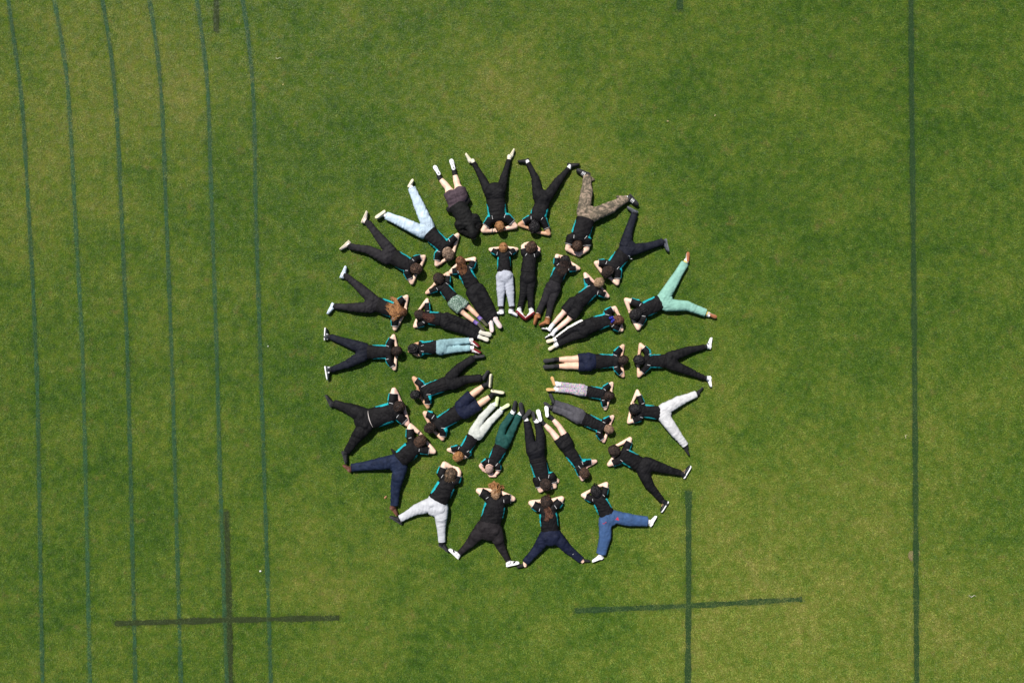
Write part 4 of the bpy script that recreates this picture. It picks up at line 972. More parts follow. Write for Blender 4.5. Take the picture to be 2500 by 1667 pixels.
    if not hoodie:
        prims.append(Loft([P3(lerp(C, j['N'], .4), z0 + ch * 1.18), P3(lerp(j['N'], j['head'], .16), hz - .01)], [.072 * g, .068 * g], [.060 * g, .060 * g], flat1=True))
    sleeve = {}
    for sdn in 'LR':
        S_, E_ = j['S' + sdn], j['E' + sdn]
        if hoodie:
            pts, wd = arms[sdn]
            prims.append(Loft(pts, [w * 1.28 + .008 for w in wd], [w * 1.2 + .006 for w in wd]))
        else:
            fr = .66 if np.linalg.norm(E_ - S_) < .2 else .60
            e = lerp(S_, E_, fr)
            prims.append(Loft([P3(S_, z0 + .112), P3(e, z0 + .112 + fr * (arm * .92 - .112) + .006)], [arm * 1.42, arm * 1.36], [arm * 1.3, arm * 1.22], flat1=True))
            sleeve[sdn] = (S_, e, z0 + .112 + fr * (arm * .92 - .112) + .006)
    if hoodie:
        prims.append(Ell(Hc + P3(-crown * .015, .012), R3, (hr * 1.38, hr * 1.2, hr * 1.22)))
        prims.append(Loft([P3(lerp(j['N'], C, .5), z0 + ch * 1.25), P3(lerp(j['N'], j['head'], .75), hz + .005)], [.095, .085], [.085, .085]))
        for fp in d['flares']:
            fp = np.array(fp)
            prims.append(Loft([P3(lerp(hem, fp, .35) + spine * .05, z0 + ph), P3(lerp(hem, fp, .8) + spine * .03, z0 + ph * .75), P3(fp, z0 + .07)], [.10, .065, .014], [.06, .045, .012]))
    if 'flap' in d:
        fp = np.array(d['flap'])
        prims.append(Loft([P3(lerp(j['W'], fp, .55), z0 + .07), P3(fp, z0 + .03)], [.05, .012], [.05, .012]))
    fo = folds(i * 3 + 1, .0062 * (.7 + .3 * g), (.05, .11), axis=spine, n=6)
    fo = total(fo, band(hem, spine, .085, .0080, .048, i * 7 + 1), band(lerp(C, hem, .62), unit(spine + right * r.normal(0, .3)), .10, .0062, .06, i * 7 + 2),
               band(j['SL'], unit(j['EL'] - j['SL']), .07, .004, .045, i * 7 + 3), band(j['SR'], unit(j['ER'] - j['SR']), .07, .004, .045, i * 7 + 4))
    fs = field(prims, .022, disp=fo)
    V, Q = surface_nets(fs, .0112)
    V = relax(V, Q, 1, .3)
    # label the side panels
    cen = V[Q].mean(1)
    a = (cen[:, :2] - C)
    al = a @ (-spine); u = a @ right
    Ltot = np.linalg.norm(hem - C)
    tt = np.clip(al / Ltot, 0, 1)
    wloc = np.interp(tt, [0, .34, 1], [cw * .86, cw, max(ww, hw * .86)])
    noteal = d.get('noteal', 1.0)
    pan = np.zeros(len(Q), bool)
    if not hoodie and noteal > 0:
        dm_ = np.where(u > 0, r.uniform(.79, .92), r.uniform(.79, .92))
        depth = np.interp(tt, [0, .15, .35, .62, .80], [.94, .87, 0, .90, 1.02])
        depth = np.where((tt > .15) & (tt < .62), np.where(tt < .35, .87 + (dm_ - .87) * (tt - .15) / .2, dm_ + (.90 - dm_) * (tt - .35) / .27), depth)
        pan = (np.abs(u) > wloc * (1 - (1 - depth) * (.55 + .45 * noteal))) & (tt > .10) & (tt < .80)
        for sdn, (S_, e, ze) in (sleeve.items() if noteal > .6 else ()):
            dr = unit(e - S_); pr_ = np.array([-dr[1], dr[0]])
            if np.dot(pr_, right * (1 if sdn == 'R' else -1) * .8 - spine * .6) < 0:
                pr_ = -pr_
            q = cen[:, :2] - S_
            ax = q @ dr; lt = q @ pr_
            sl = (ax > -.03) & (ax < np.linalg.norm(e - S_) - .012) & (lt > arm * 1.06) & (cen[:, 2] < z0 + .20) & (lt < arm * 2.2)
            pan |= sl & (tt < .5)
    sv, sq = sub(V, Q, ~pan)
    shirt = add('hooded_jacket' if hoodie else 'polo_shirt', mesh_np('shirt', sv - org, sq, cloth('black_jacket_cloth', (.0048, .0048, .005), .3) if hoodie else black), person)
    if pan.any():
        for sg in (-1, 1):
            mk = pan & (np.sign(u) == sg)
            if mk.sum() > 4:
                pv, pq = sub(V, Q, mk)
                add('side_panel', mesh_np('side_panel', pv - org, pq, teal), shirt)
    # white shoulder piping and sleeve cuffs
    white = plain('white_piping', (.58, .58, .58), .7)
    if not hoodie:
        for sdn, (S_, e, ze) in sleeve.items():
            sg = 1 if sdn == 'R' else -1
            a0 = S_ - right * sg * (.035 + r.uniform(-.01, .012)) * g - spine * (.065 + r.uniform(-.015, .01)) * g
            a1 = S_ - right * sg * (.06 + r.uniform(-.012, .012)) * g + spine * r.uniform(-.01, .008) * g
            pts = []
            for fr in np.linspace(0, 1, 6):
                q = lerp(a0, a1, fr)
                z = top_z(fs, q[0], q[1])
                if z is not None:
                    pts.append(P3(q, z + .002))
            if len(pts) > 2:
                tv, tf = tube_np(pts, .0044, 6, .6)
                add('piping', mesh_np('piping', tv - org, tf, white), shirt)
            dr = unit(e - S_); pr_ = np.array([-dr[1], dr[0], 0.])
            ring = []
            for k in range(15):
                th_ = 2 * math.pi * k / 14
                ring.append(P3(e, ze) + pr_ * math.cos(th_) * (arm * 1.36 - .001) + np.array([0, 0, 1.]) * math.sin(th_) * (arm * 1.22 - .001))
            ring = np.array(ring); ring[:, 2] = np.maximum(ring[:, 2], .01)
            tv, tf = tube_np(ring, .0027, 6, 1., cap=False)
            add('sleeve_cuff', mesh_np('sleeve_cuff', tv - org, tf, white), shirt)
    # ---- trousers or shorts
    tm = trouser_mat(d['tr'])
    tp = [Loft([P3(lerp(j['W'], j['P'], -.05), z0 + wh), P3(j['W'], z0 + wh), P3(j['P'], z0 + ph * .98), P3(bottom, z0 + ph * .85)],
               [max(ww, hw * .84) * .97, max(ww, hw * .86) * .97, hw * .97, hw * .70], [wh * .95, wh * .97, ph * 1.0, ph * .62], flat0=True, flat1=True, pw=2.35)]
    for sdn, hip in (('L', hipL), ('R', hipR)):
        tp.append(Ell(P3(hip - spine * hw * .02, z0 + ph * 1.12), np.stack([P3(spine, 0), P3(right, 0), np.array([0, 0, 1.])]), (min(hw * .50, .098), min(hw * .48, .104), ph * .92)))
        kk, A_ = j['K' + sdn], j['A' + sdn]
        if shorts:
            e = lerp(hip, kk, shorts)
            tp.append(Loft([P3(hip, z0 + ph * .9), P3(lerp(hip, e, .5), z0 + th * .88), P3(e, z0 + th * .84)], [th * 1.02, th * 1.03, th * 1.04], [th * .98, th * .96, th * .94], flat1=True, pw=2.2))
            tp[-1].k = .014 if sdn == 'L' else .004
        else:
            pts = legchain(hip, kk, A_, th, kn, hm, ph * .9)
            wl = [th * 1.0, th * .66 + kn * .34, kn, kn * .5 + hm * .5, hm]
            tp.append(Loft(pts, wl, [w * .77 for w in wl[:3]] + [max(w * .74, .046) for w in wl[3:]], flat1=True, pw=2.5))
            tp[-1].k = .014 if sdn == 'L' else .003
            fl_ = d.get('flare')
            if fl_ and fl_[0 if sdn == 'L' else 1]:
                fp = np.array(fl_[0 if sdn == 'L' else 1])
                tp.append(Loft([P3(lerp(kk, A_, .72), z0 + .04), P3(lerp(lerp(kk, A_, .86), fp, .5), z0 + .03), P3(fp, z0 + .025)], [hm * .8, .055, .03], [.03, .022, .012]))
    amp = .002 if d['tr'] == 'leggings' else (.0062 if d['tr'] in ('white', 'palegrey', 'camo', 'paledenim', 'black', 'charcoal') else .005)
    bands = [folds(i * 3 + 2, amp, (.05, .13), axis=spine, n=6), band(j['P'], spine, .10, .0058, .06, i * 9 + 1)]
    tight = .3 if d['tr'] in ('leggings', 'floral') else 1.
    for q_, (sdn, hip) in enumerate((('L', hipL), ('R', hipR))):
        kk, A_ = j['K' + sdn], j['A' + sdn]
        bands.append(band(lerp(hip, kk, .12), unit(unit(kk - hip) + right * r.normal(0, .5)), .09, .0065 * tight, .055, i * 9 + 2 + q_))
        if not shorts:
            bands.append(band(kk, unit(A_ - kk), .09, .0085 * tight, .050, i * 9 + 4 + q_))
            bands.append(band(lerp(kk, A_, .9), unit(A_ - kk), .08, .0080 * tight, .044, i * 9 + 6 + q_))
    ft = field(tp, .014, disp=total(*bands))
    V, Q = surface_nets(ft, .0115)
    V = relax(V, Q, 1, .3)
    cen = V[Q].mean(1)
    stripe = np.zeros(len(Q), bool)
    if d.get('stripe'):
        A0, A1, A2 = hipL, j['KL'], j['AL']
        for p0, p1, w0, w1 in ((hipL - right * 0, A1, th * 1.2, kn), (A1, A2, kn, hm)):
            dr = unit(np.array(p1) - p0); pp = np.array([-dr[1], dr[0]])
            if np.dot(pp, -right) < 0:
                pp = -pp
            q = cen[:, :2] - p0
            ax = (q @ dr) / np.linalg.norm(np.array(p1) - p0); lt = q @ pp
            stripe |= (ax > -.15) & (ax < 1.02) & (lt > .52 * (w0 + (w1 - w0) * np.clip(ax, 0, 1))) & (lt < .92 * (w0 + (w1 - w0) * np.clip(ax, 0, 1)))
    tv, tq = sub(V, Q, ~stripe)
    trs = add('shorts' if shorts else ('leggings' if d['tr'] in ('leggings', 'floral') else ('jeans' if d['tr'] in ('denim', 'paledenim', 'teal') else 'trousers')), mesh_np('trousers', tv - org, tq, tm), person)
    if stripe.any():
        sv, sq = sub(V, Q, stripe)
        add('side_stripe', mesh_np('side_stripe', sv - org, sq, plain('white_stripe_cloth', (.70, .69, .64), .85)), trs)
    if not shorts:                                           # trouser hems: a stitched band round each ankle
        for sdn in 'LR':
            kk, A_ = j['K' + sdn], j['A' + sdn]
            dr = unit(A_ - kk); pr_ = np.array([-dr[1], dr[0], 0.])
            zc = z0 + max(hm * .9, .05); hh = max(hm * .84, .05)
            q = A_ - dr * .012
            ring = np.array([P3(q, zc) + pr_ * math.cos(2 * math.pi * k / 14) * (hm + .001) + np.array([0, 0, 1.]) * math.sin(2 * math.pi * k / 14) * (hh + .001) for k in range(15)])
            ring[:, 2] = np.maximum(ring[:, 2], .01)
            hv, hf = tube_np(ring, .006, 6, 1., cap=False)
            add('hem', mesh_np('hem', hv - org, hf, tm), trs)
    if d.get('waistband'):
        pts = []
        for fr in np.linspace(-.86, .80, 17):
            q = j['W'] + right * fr * max(ww, hw * .86) + spine * (-.018 - .02 * (1 - fr * fr))
            z = max(top_z(ft, *q) or .05, top_z(fs, *q) or .05)
            pts.append(P3(q, z + .001))
        bv, bf = tube_np(pts, .0012 + .0078 * np.sin(np.linspace(0, math.pi, 17)), 6, .5)
        add('waistband', mesh_np('waistband', bv - org, bf, plain('pale_waistband', (.52, .47, .44))), trs)
    if d.get('drawstring'):
        q0, q1 = [np.array(q) for q in d['drawstring']]
        pts = [P3(lerp(q0, q1, f) + np.array([.012 * math.sin(7 * f), .01 * math.cos(5 * f)]), .13 - .05 * f) for f in np.linspace(0, 1, 8)]
        pts = [P3(p[:2], max(p[2], (top_z(fs, p[0], p[1]) or .02) + .004, (top_z(ft, p[0], p[1]) or .02) + .004)) for p in pts]
        bv, bf = tube_np(pts, .006, 6)
        add('drawstring', mesh_np('drawstring', bv - org, bf, plain('white_piping', (.7, .7, .7))), trs)
    def on_trousers(q, e=.0015):
        return P3(q, (top_z(ft, q[0], q[1]) or .05) + e)
    if d.get('embroidery'):
        c0, c1 = [np.array(q) for q in d['embroidery']]
        Vv = []; Ff = []
        red = plain('red_thread', (.42, .02, .05), .8)
        for k in range(6):                                    # a sprawling red star shape on one pocket
            th_ = k * math.pi / 3 + .3; L_ = .05 if k % 2 else .034
            o0 = len(Vv)
            dd = np.array([math.cos(th_), math.sin(th_)]); pp = np.array([-dd[1], dd[0]])
            for fr, wd_ in ((0, .007), (.5, .008), (1, .0015)):
                for sg in (-1, 1):
                    Vv.append(on_trousers(c0 + dd * L_ * fr + pp * sg * wd_, .0025))
            Ff += [(o0, o0 + 1, o0 + 3, o0 + 2), (o0 + 2, o0 + 3, o0 + 5, o0 + 4)]
        for rr in range(2):                                   # rows of stitching on the other
            o0 = len(Vv); n_ = 6
            for k in range(n_):
                for sg in (-1, 1):
                    Vv.append(on_trousers(c1 + right * (k / (n_ - 1) - .5) * .085 + spine * (rr * .014 + sg * .003 + .004 * math.sin(k * 2.)), .0025))
            Ff += [(o0 + 2 * k, o0 + 2 * k + 1, o0 + 2 * k + 3, o0 + 2 * k + 2) for k in range(n_ - 1)]
        add('pocket_embroidery', mesh_np('embroidery', np.array(Vv) - org, np.array(Ff), red, smooth=False), trs)
    if d.get('tick') is not None:
        q = np.array(d['tick'])
        pts = [on_trousers(q + np.array(v), .003) for v in ((-.012, .0), (-.004, -.006), (.006, .004), (.016, .016))]
        bv, bf = tube_np(pts, [.002, .004, .003, .001], 6, .5)
        add('tick_mark', mesh_np('tick_mark', bv - org, bf, plain('white_piping', (.7, .7, .7))), trs)
    if d['tr'] in ('denim', 'paledenim', 'camo'):
        for sg in (-1, 1):                                    # back pockets: raised patches
            pc = j['P'] + right * sg * hw * .42 + spine * hw * .22
            s_ = .055 * g
            out = [(-1, 1), (1, 1), (1, -.6), (0, -1.1), (-1, -.6)]
            pts = [on_trousers(pc + right * a_ * s_ + spine * b_ * s_, .001) for a_, b_ in out + out[:1]]
            dense = []
            for q0, q1 in zip(pts[:-1], pts[1:]):
                for f_ in (0, .33, .66):
                    q = lerp(q0, q1, f_); dense.append(on_trousers(q[:2], .0005))
            dense.append(dense[0])
            bv, bf = tube_np(dense, .0035, 4, .6, cap=False)
            add('pocket', mesh_np('pocket', bv - org, bf, tm), trs)
    # ---- socks and shoes
    for sdn in 'LR':
        A_, T_, kk = j['A' + sdn], j['T' + sdn], j['K' + sdn]
        Hh = j.get('H' + sdn)
        if Hh is None:
            Hh = A_
        sk = SOCKS[d['sock']]
        inner = lerp(Hh, T_, .24)
        rs = (hm if shorts else min(hm * .74, .042)) * 1.1 + .003
        st0 = lerp(kk, A_, .80 if shorts else .92)
        pts = [P3(st0, z0 + .055), P3(A_, z0 + .055), P3(lerp(A_, inner, .6), .062), P3(inner, .06)]
        if sk is not None:
            sv_, sf_ = tube_np(pts, [rs, rs, rs * .98, rs * .8], 12)
            sv_[:, 2] = np.maximum(sv_[:, 2], .008)
            add('sock', mesh_np('sock', sv_ - org, sf_, cloth('sock_' + d['sock'], sk, .15)), person)
        else:
            sv_, sf_ = tube_np(pts, [rs, rs * .95, rs * .9, rs * .7], 12)
            sv_[:, 2] = np.maximum(sv_[:, 2], .008)
            add('ankle', mesh_np('ankle', sv_ - org, sf_, skin), person)
        sho = build_shoe(person, d['shoe'], d['sole'], Hh, T_, A_, d['phi'], sdn, org, d)
        if d['shoe'] != 'socks' and 'boot' not in d['shoe']:
            cf = .28 if (shorts or d['sock'] in ('white', 'yellow', 'gold') and not d['shoe'].startswith('white')) else .62
            cp = [P3(lerp(inner, A_, f_), .06) for f_ in (0., cf * .5, cf)]
            bv, bf = tube_np(cp, [rs * .9, rs + .006, rs + .005], 12)
            bv[:, 2] = np.maximum(bv[:, 2], .008)
            add('collar', mesh_np('collar', bv - org, bf, plain('shoe_' + d['shoe'], SHOES[d['shoe']][0])), sho)
        if 'boot' in d['shoe']:
            bw = max(rs + .006, .046 * g)
            bv, bf = tube_np([P3(lerp(A_, inner, .08), z0 + .056), P3(lerp(A_, inner, .5), z0 + .056), P3(inner, .06)], [bw, bw * 1.03, bw], 12)
            bv[:, 2] = np.maximum(bv[:, 2], .008)
            add('boot_shaft', mesh_np('boot_shaft', bv - org, bf, plain('shoe_' + d['shoe'], SHOES[d['shoe']][0])), sho)
    # ---- hair
    if not hoodie:
        hs = d.get('hairstyle', '')
        c1, c2 = HAIR[d['hair']]
        hm_ = hair_mat('hair_' + d['hair'], c1, c2, .32 if d.get('glossy') else .45)
        shaved = d['hair'] == 'shaved'
        thick = .003 if shaved else (.018 if hs in ('curly', 'messy') else .013)
        R = min(max(d['r'], hr + thick), .112)
        if shaved:
            R = hr + .003
        long_ = bool(d.get('hairlofts')) or hs == 'messy'
        cap = [Ell(Hc + P3(crown * .006, .016), R3, (R * 1.15, R * 1.0, hr * 1.14 + thick))]
        if long_:
            cap.append(Ell(Hc + P3(-crown * R * .35, .02), R3, (R * .9, R * .9, hr * 1.0)))
        nrm = P3(-crown * (.55 if not long_ else .30), -.85)
        nrm = nrm / np.linalg.norm(nrm)
        cut = lambda X: (X - Hc) @ nrm - (.034 if not long_ else .045)
        rr = np.random.default_rng(900 + i)
        if hs == 'curly':
            base_d = folds(700 + i, .0075, (.022, .04), None, 7)
        else:
            side = np.array([crown[1], -crown[0]])
            base_d = folds(700 + i, .0035 if not hs else .006, (.018, .035), axis=side, n=6)
        if shaved:
            base_d = None
        fh = field(cap, .02, disp=base_d, cuts=(cut,))
        V, Q = surface_nets(fh, .0078)
        V = relax(V, Q, 1, .25)
        hair = add('hair', mesh_np('hair', V - org, Q, hm_), person)
        if not shaved:
            c0 = np.array(cap[0].c); rad = np.array(cap[0].r)
            if hs == 'curly':
                n_l, l_l, w_l = 150, .5, .0085
            elif hs == 'messy':
                n_l, l_l, w_l = 120, 1.25, .0075
            else:
                n_l, l_l, w_l = 120, 1.15, .0062
            Vs = []; Fs = []; n0 = 0
            wh_ = unit(np.array([rr.normal(-.1, .2), rr.normal(0, .25), .95]))     # the whorl, in head axes
            t1 = unit(np.cross(wh_, [0, 1., .1])); t2 = np.cross(wh_, t1)
            for k in range(n_l):
                az = rr.uniform(0, 2 * math.pi)
                p0 = math.acos(1 - rr.uniform(0, 1.05)) if hs == 'curly' else abs(rr.normal(.0, .75))
                ln_ = l_l * rr.uniform(.6, 1.2)
                pts_ = []
                spin = rr.normal(.35, .3) if hs != 'curly' else rr.normal(0, 1.6)
                for m_ in range(6):
                    f_ = m_ / 5
                    pol = p0 + ln_ * f_ * (.25 if hs == 'curly' else 1.)
                    a_ = az + spin * f_ * (1.2 if hs != 'curly' else .4 / max(.25, math.sin(min(pol, 1.5))))
                    v_ = wh_ * math.cos(pol) + (t1 * math.cos(a_) + t2 * math.sin(a_)) * math.sin(pol)
                    lift = 1.0 + .04 * math.sin(math.pi * f_) + (.09 * rr.random() if hs else .03 * rr.random())
                    pts_.append(c0 + (v_ * rad * lift) @ R3)
                pts_ = np.array(pts_)
                if (pts_[-1] - Hc) @ nrm > (.05 if long_ else .036):
                    continue
                a_, b_ = tube_np(pts_, np.array([.3, .8, 1., 1., .8, .2]) * w_l * rr.uniform(.7, 1.3), 5, .6, cap=False)
                Vs.append(a_); Fs.append(b_ + n0); n0 += len(a_)
            if Vs:
                add('locks', mesh_np('locks', np.concatenate(Vs) - org, np.concatenate(Fs), hm_), hair)
        # loose locks, ponytails and buns draped on whatever lies below
        lofts = d.get('hairlofts') or []
        if lofts:
            c1, c2 = HAIR[d.get('hair2', d['hair'])]
            m2 = hair_mat('hair_' + d.get('hair2', d['hair']), c1, c2, .32 if d.get('glossy') else .45)
            pr = []
            for L_ in lofts:
                w_ = L_[-1]; q = [np.array(v) for v in L_[:-1]]
                n_str = max(8, int(w_ / .0030))
                for k in range(n_str):
                    off = rr.uniform(-1, 1) * w_ * .85
                    kx = []
                    for m_, v in enumerate(q):
                        tdir = unit(q[min(m_ + 1, len(q) - 1)] - q[max(m_ - 1, 0)])
                        side = np.array([-tdir[1], tdir[0]])
                        p = v + side * off * (1, 1.0, .8)[min(m_, 2)] + rr.normal(0, .008, 2)
                        zt = max([z for z in (top_z(fs, *p), top_z(fh, *p), top_z(fb, *p)) if z] + [.03])
                        kx.append(P3(p, zt + rr.uniform(.0, .014)))
                    kx = np.array(kx)
                    tt_ = np.linspace(0, len(kx) - 1, 7)
                    path = np.stack([np.interp(tt_, np.arange(len(kx)), kx[:, c]) for c in range(3)], 1)
                    sm = path.copy(); sm[1:-1] = (path[:-2] + path[1:-1] * 2 + path[2:]) / 4
                    wob = rr.normal(0, .005, (7, 3)); wob[:, 2] = np.abs(wob[:, 2]) * .5
                    pr.append(tube_np(sm + wob, np.interp(np.linspace(0, 1, 7), [0, .3, .75, 1], [.005, .0072, .0055, .0012]), 4, .8, cap=False))
            n0 = 0; Vs = []; Fs = []
            for a_, b_ in pr:
                Vs.append(a_); Fs.append(b_ + n0); n0 += len(a_)
            add('loose_hair', mesh_np('loose_hair', np.concatenate(Vs) - org, np.concatenate(Fs), m2), hair)
        if d.get('bow') is not None:
            b = np.array(d['bow']); bz = max(top_z(fh, *b) or .2, top_z(fs, *b) or .2) + .01
            ax = unit(j['SL'] - j['SR'])
            bl = plain('royal_blue_ribbon', (.008, .012, .22), .5)
            Vb = []; Fb = []
            for sg in (-1, 1):
                for k_, (l_, wv, up) in enumerate(((.06, .032, .03), (.075, .018, .005))):
                    dd = unit(ax * sg + spine * (.3 if k_ == 0 else -.8)); pp = np.array([-dd[1], dd[0]])
                    o0 = len(Vb); n_ = 6
                    for m_ in range(n_):
                        f_ = m_ / (n_ - 1)
                        c_ = b + dd * l_ * f_
                        for s2 in (-1, 1):
                            Vb.append(P3(c_ + pp * s2 * wv * (.25 + .75 * math.sin(min(1., f_ * 1.15) * math.pi * .62)), bz + up * math.sin(f_ * math.pi) + .006 * s2))
                    Fb += [(o0 + 2 * m_, o0 + 2 * m_ + 1, o0 + 2 * m_ + 3, o0 + 2 * m_ + 2) for m_ in range(n_ - 1)]
            kv, kf = tube_np([P3(b - ax * .012, bz + .004), P3(b, bz + .01), P3(b + ax * .012, bz + .004)], [.008, .014, .008], 8)
            o0 = len(Vb); Vb = np.concatenate([np.array(Vb), kv]); Fb = np.concatenate([np.array(Fb), kf + o0])
            bo = add('hair_bow', mesh_np('hair_bow', Vb - org, Fb, bl), hair)
            md = bo.modifiers.new('thickness', 'SOLIDIFY'); md.thickness = .003
    # ---- things worn on the wrist
    def bracelet(name, sdn, mat, rad, wid):
        pts, wd = arms[sdn]
        q = lerp(pts[3], pts[4], .75); dr = unit((pts[4] - pts[3])[:2]); pr_ = np.array([-dr[1], dr[0], 0.])
        w_ = arm * .66 + .003
        ring = np.array([q + pr_ * math.cos(2 * math.pi * k / 12) * w_ + np.array([0, 0, 1.]) * math.sin(2 * math.pi * k / 12) * w_ * .95 for k in range(13)])
        ring[:, 2] = np.maximum(ring[:, 2], .01)
        bv, bf = tube_np(ring, wid, 6, 1., cap=False)
        return add(name, mesh_np(name, bv - org, bf, mat), person), q + np.array([0, 0, w_])
    if d.get('watch'):
        b, top = bracelet('wristwatch', 'L', plain('watch_strap', (.015, .014, .014), .5), .03, .009)
        dv, df_ = tube_np([top + np.array([0, 0, -.002]), top + np.array([0, 0, .009])], [.019, .018], 12)
        add('watch_face', mesh_np('watch_face', dv - org, df_, plain('watch_glass', (.03, .03, .035), .2, .6)), b)
    if d.get('band'):
        bracelet('wristband', 'R', plain('grey_wristband', (.12, .14, .16), .6), .03, .009)
    FOOT.append((fb, fs, ft))
    return person

for i, d in enumerate(PEOPLE):
    build_person(i, d)

# ------------------------------------------------------------------ grass blades over the whole visible field
def make_grass():
    r = np.random.default_rng(11)
    tufts = bpy.data.collections.new("tuft_sources")
    for v in range(5):
        n = 62
        rad = .075 * np.sqrt(r.random(n)); th = r.uniform(0, 6.283, n)
        base = np.c_[rad * np.cos(th), rad * np.sin(th), np.full(n, .0)]
        V, F = blades(base, r)
        o = bpy.data.objects.new("grass_tuft", mesh_np("grass_tuft", V, F, MAT_GRASS, smooth=False))
        tufts.objects.link(o)
    X0, X1, Y0, Y1 = -12.4, 12.4, -8.9, 8.9
    step = .092
    gx, gy = np.meshgrid(np.arange(X0, X1, step), np.arange(Y0, Y1, step))
    P = np.stack([gx.ravel(), gy.ravel()], 1) + r.uniform(-.5, .5, (gx.size, 2)) * step * 1.2
    keep = np.ones(len(P), bool)
    # painted lines carry their own blades
    for X, hw in LINES:
        lo, hi = X.min(0) - hw - .1, X.max(0) + hw + .1
        c = np.where(np.all((P > lo) & (P < hi), axis=1))[0]
        for b in range(0, len(c), 4000):
            cc = c[b:b + 4000]
            dm = np.sqrt(((P[cc][:, None, :] - X[None]) ** 2).sum(-1)).min(1)
            keep[cc[dm < hw * .8 + .02 * r.random(len(cc))]] = False
    # bodies press the grass flat
    for fs3 in FOOT:
        for f in fs3:
            near = np.where(np.all((P > f.lo[:2]) & (P < f.hi[:2]), axis=1) & keep)[0]
            if len(near):
                dd = f(np.c_[P[near], np.full(len(near), .045)])
                keep[near[dd < -.004]] = False
    # bald scuffed patch on the right-hand line
    bx, by = G(2231, 1354)
    keep &= ~((np.hypot(P[:, 0] - bx, P[:, 1] - by) < .13) & (r.random(len(P)) < .5))
    P = P[keep]
    me = bpy.data.meshes.new("grass")
    me.vertices.add(len(P)); me.vertices.foreach_set("co", np.c_[P, np.full(len(P), .001)].astype(np.float32).ravel())
    o = add("grass", me)
    o["kind"] = "stuff"; o["label"] = "short mown turf grass covering the sports field"; o["category"] = "grass"
    ng = bpy.data.node_groups.new("grass_scatter", 'GeometryNodeTree')
    ng.interface.new_socket("Geometry", in_out='INPUT', socket_type='NodeSocketGeometry')
    ng.interface.new_socket("Geometry", in_out='OUTPUT', socket_type='NodeSocketGeometry')
    N = ng.nodes
    gi = N.new("NodeGroupInput"); go = N.new("NodeGroupOutput")
    ip = N.new("GeometryNodeInstanceOnPoints"); ci = N.new("GeometryNodeCollectionInfo")
    ci.inputs["Collection"].default_value = tufts
    ci.inputs["Separate Children"].default_value = True
    ci.inputs["Reset Children"].default_value = True
    rv = N.new("FunctionNodeRandomValue"); rv.data_type = 'FLOAT_VECTOR'
    rv.inputs[0].default_value = (0, 0, 0); rv.inputs[1].default_value = (0, 0, 6.283)
    rs = N.new("FunctionNodeRandomValue"); rs.data_type = 'FLOAT'
    rs.inputs[2].default_value = .75; rs.inputs[3].default_value = 1.15
    ip.inputs["Pick Instance"].default_value = True
    l = ng.links.new
    l(gi.outputs[0], ip.inputs["Points"]); l(ci.outputs[0], ip.inputs["Instance"])
    l(rv.outputs[0], ip.inputs["Rotation"]); l(rs.outputs[1], ip.inputs["Scale"])
    l(ip.outputs[0], go.inputs[0])
    md = o.modifiers.new("scatter", 'NODES'); md.node_group = ng
make_grass()

# ------------------------------------------------------------------ litter: fallen leaves, paper scraps, a twig, bare soil
def leaf(name, label, px, py, size, ang, c, curl=.3, category='leaf', z=.022):
    x, y = G(px, py)
    n = 7; V = []; F = []
    for k in range(n):
        f = k / (n - 1)
        w = size * .24 * math.sin(math.pi * (f * .94 + .03)) ** 1.3 * (1 + .25 * math.sin(9 * f))
        for s in (-1, 0, 1):
            V.append(((f - .5) * size, s * w, curl * size * ((abs(s) * .35) + (f - .5) ** 2)))
    for k in range(n - 1):
        for s in (0, 1):
            a = k * 3 + s
            F.append((a, a + 1, a + 4, a + 3))
    me = mesh_np(name, np.array(V), np.array(F), plain(name + '_' + str(len(bpy.data.materials)), c, .7))
    o = add(name, me, None, (x, y, z))
    o.rotation_euler = (.15, -.1, ang)
    md = o.modifiers.new("thickness", 'SOLIDIFY'); md.thickness = .0025
    o["label"] = label; o["category"] = category
    return o
def scrap(label, px, py, size, ang, c):
    x, y = G(px, py)
    r = np.random.default_rng(int(px))
    V = []; F = []
    n = 5
    for a in range(n):
        for b in range(n):
            V.append(((a / 4 - .5) * size + r.normal(0, size * .05), (b / 4 - .5) * size * .75 + r.normal(0, size * .05), r.uniform(0, size * .3)))
    for a in range(n - 1):
        for b in range(n - 1):
            F.append((a * n + b, a * n + n + b, a * n + n + b + 1, a * n + b + 1))
    o = add("paper_scrap", mesh_np("paper_scrap", np.array(V), np.array(F), plain('scrap_paper', c, .8)), None, (x, y, .03))
    o.rotation_euler = (0, 0, ang)
    md = o.modifiers.new("thickness", 'SOLIDIFY'); md.thickness = .002
    o["label"] = label; o["category"] = "litter"
leaf("dry_leaf", "tan dry leaf on the grass left of a brown boot", 941.5, 1212, .085, .8, (.36, .19, .10))
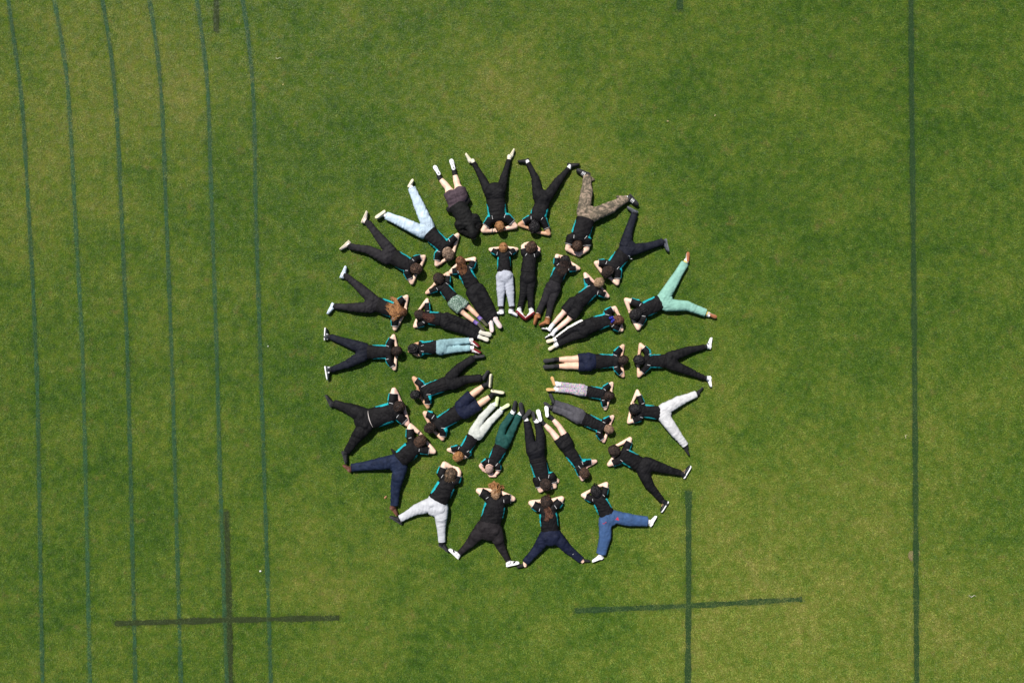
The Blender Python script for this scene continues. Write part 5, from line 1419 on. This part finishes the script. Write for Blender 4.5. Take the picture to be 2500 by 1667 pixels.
leaf("dry_leaf", "pale dry leaf on the grass above the ring, left of another", 1629.5, 297, .046, .1, (.5, .38, .2))
leaf("dry_leaf", "pale dry leaf on the grass above the ring, right of another", 1744.5, 283, .042, 1.2, (.52, .44, .28))
leaf("dry_leaf", "tiny yellow leaf in the grass near the top left lane stripe", 692, 208, .04, .7, (.55, .45, .2))
scrap("white paper scrap beside the rightmost green lane stripe", 637, 1392, .036, .4, (.62, .62, .6))
scrap("tiny white scrap in the grass left of the ring", 655.5, 845, .022, .9, (.45, .46, .36))
for lab, px, py, L_, an, c in (("pale crooked twig on the grass right of the long dark line", 2371, 1453, .14, -.1, (.48, .44, .40)),
                               ("thin straw stalk on the grass beside the mint green trousers", 2209, 1064, .08, 1.1, (.55, .50, .32)),
                               ("pale straw stalk near the top left corner", 681, 144, .12, -.2, (.5, .48, .36))):
    x, y = G(px, py)
    r = np.random.default_rng(int(px))
    pts = [np.array([(f - .5) * L_, .16 * L_ * math.sin(7 * f + px), .0 + .004 * math.sin(9 * f)]) for f in np.linspace(0, 1, 9)]
    tv, tf = tube_np(pts, np.interp(np.linspace(0, 1, 9), [0, .5, 1], [.003, .0055, .002]), 6)
    o = add("twig", mesh_np("twig", tv, tf, plain('twig_%d' % px, c, .8)), None, (x, y, .034))
    o.rotation_euler = (0, 0, an)
    o["label"] = lab; o["category"] = "twig"
def bald():
    bx, by = G(2231, 1354)
    n = 24; V = [(0, 0, .006)]; r = np.random.default_rng(5)
    for k in range(n):
        th = 2 * math.pi * k / n
        q = .12 * (1 + .25 * math.sin(2 * th + 1) + .12 * math.sin(5 * th)) + r.normal(0, .008)
        V.append((q * .85 * math.cos(th), q * 1.15 * math.sin(th), .004))
    F = [(0, 1 + k, 1 + (k + 1) % n) for k in range(n)]
    o = add("soil_patch", mesh_np("soil_patch", np.array(V), np.array(F), plain('worn_soil', (.15, .12, .06), .95, .1, .5, 45.)), None, (bx, by, .003))
    o["kind"] = "structure"; o["label"] = "worn bare soil patch on the long dark line at the right"
bald()
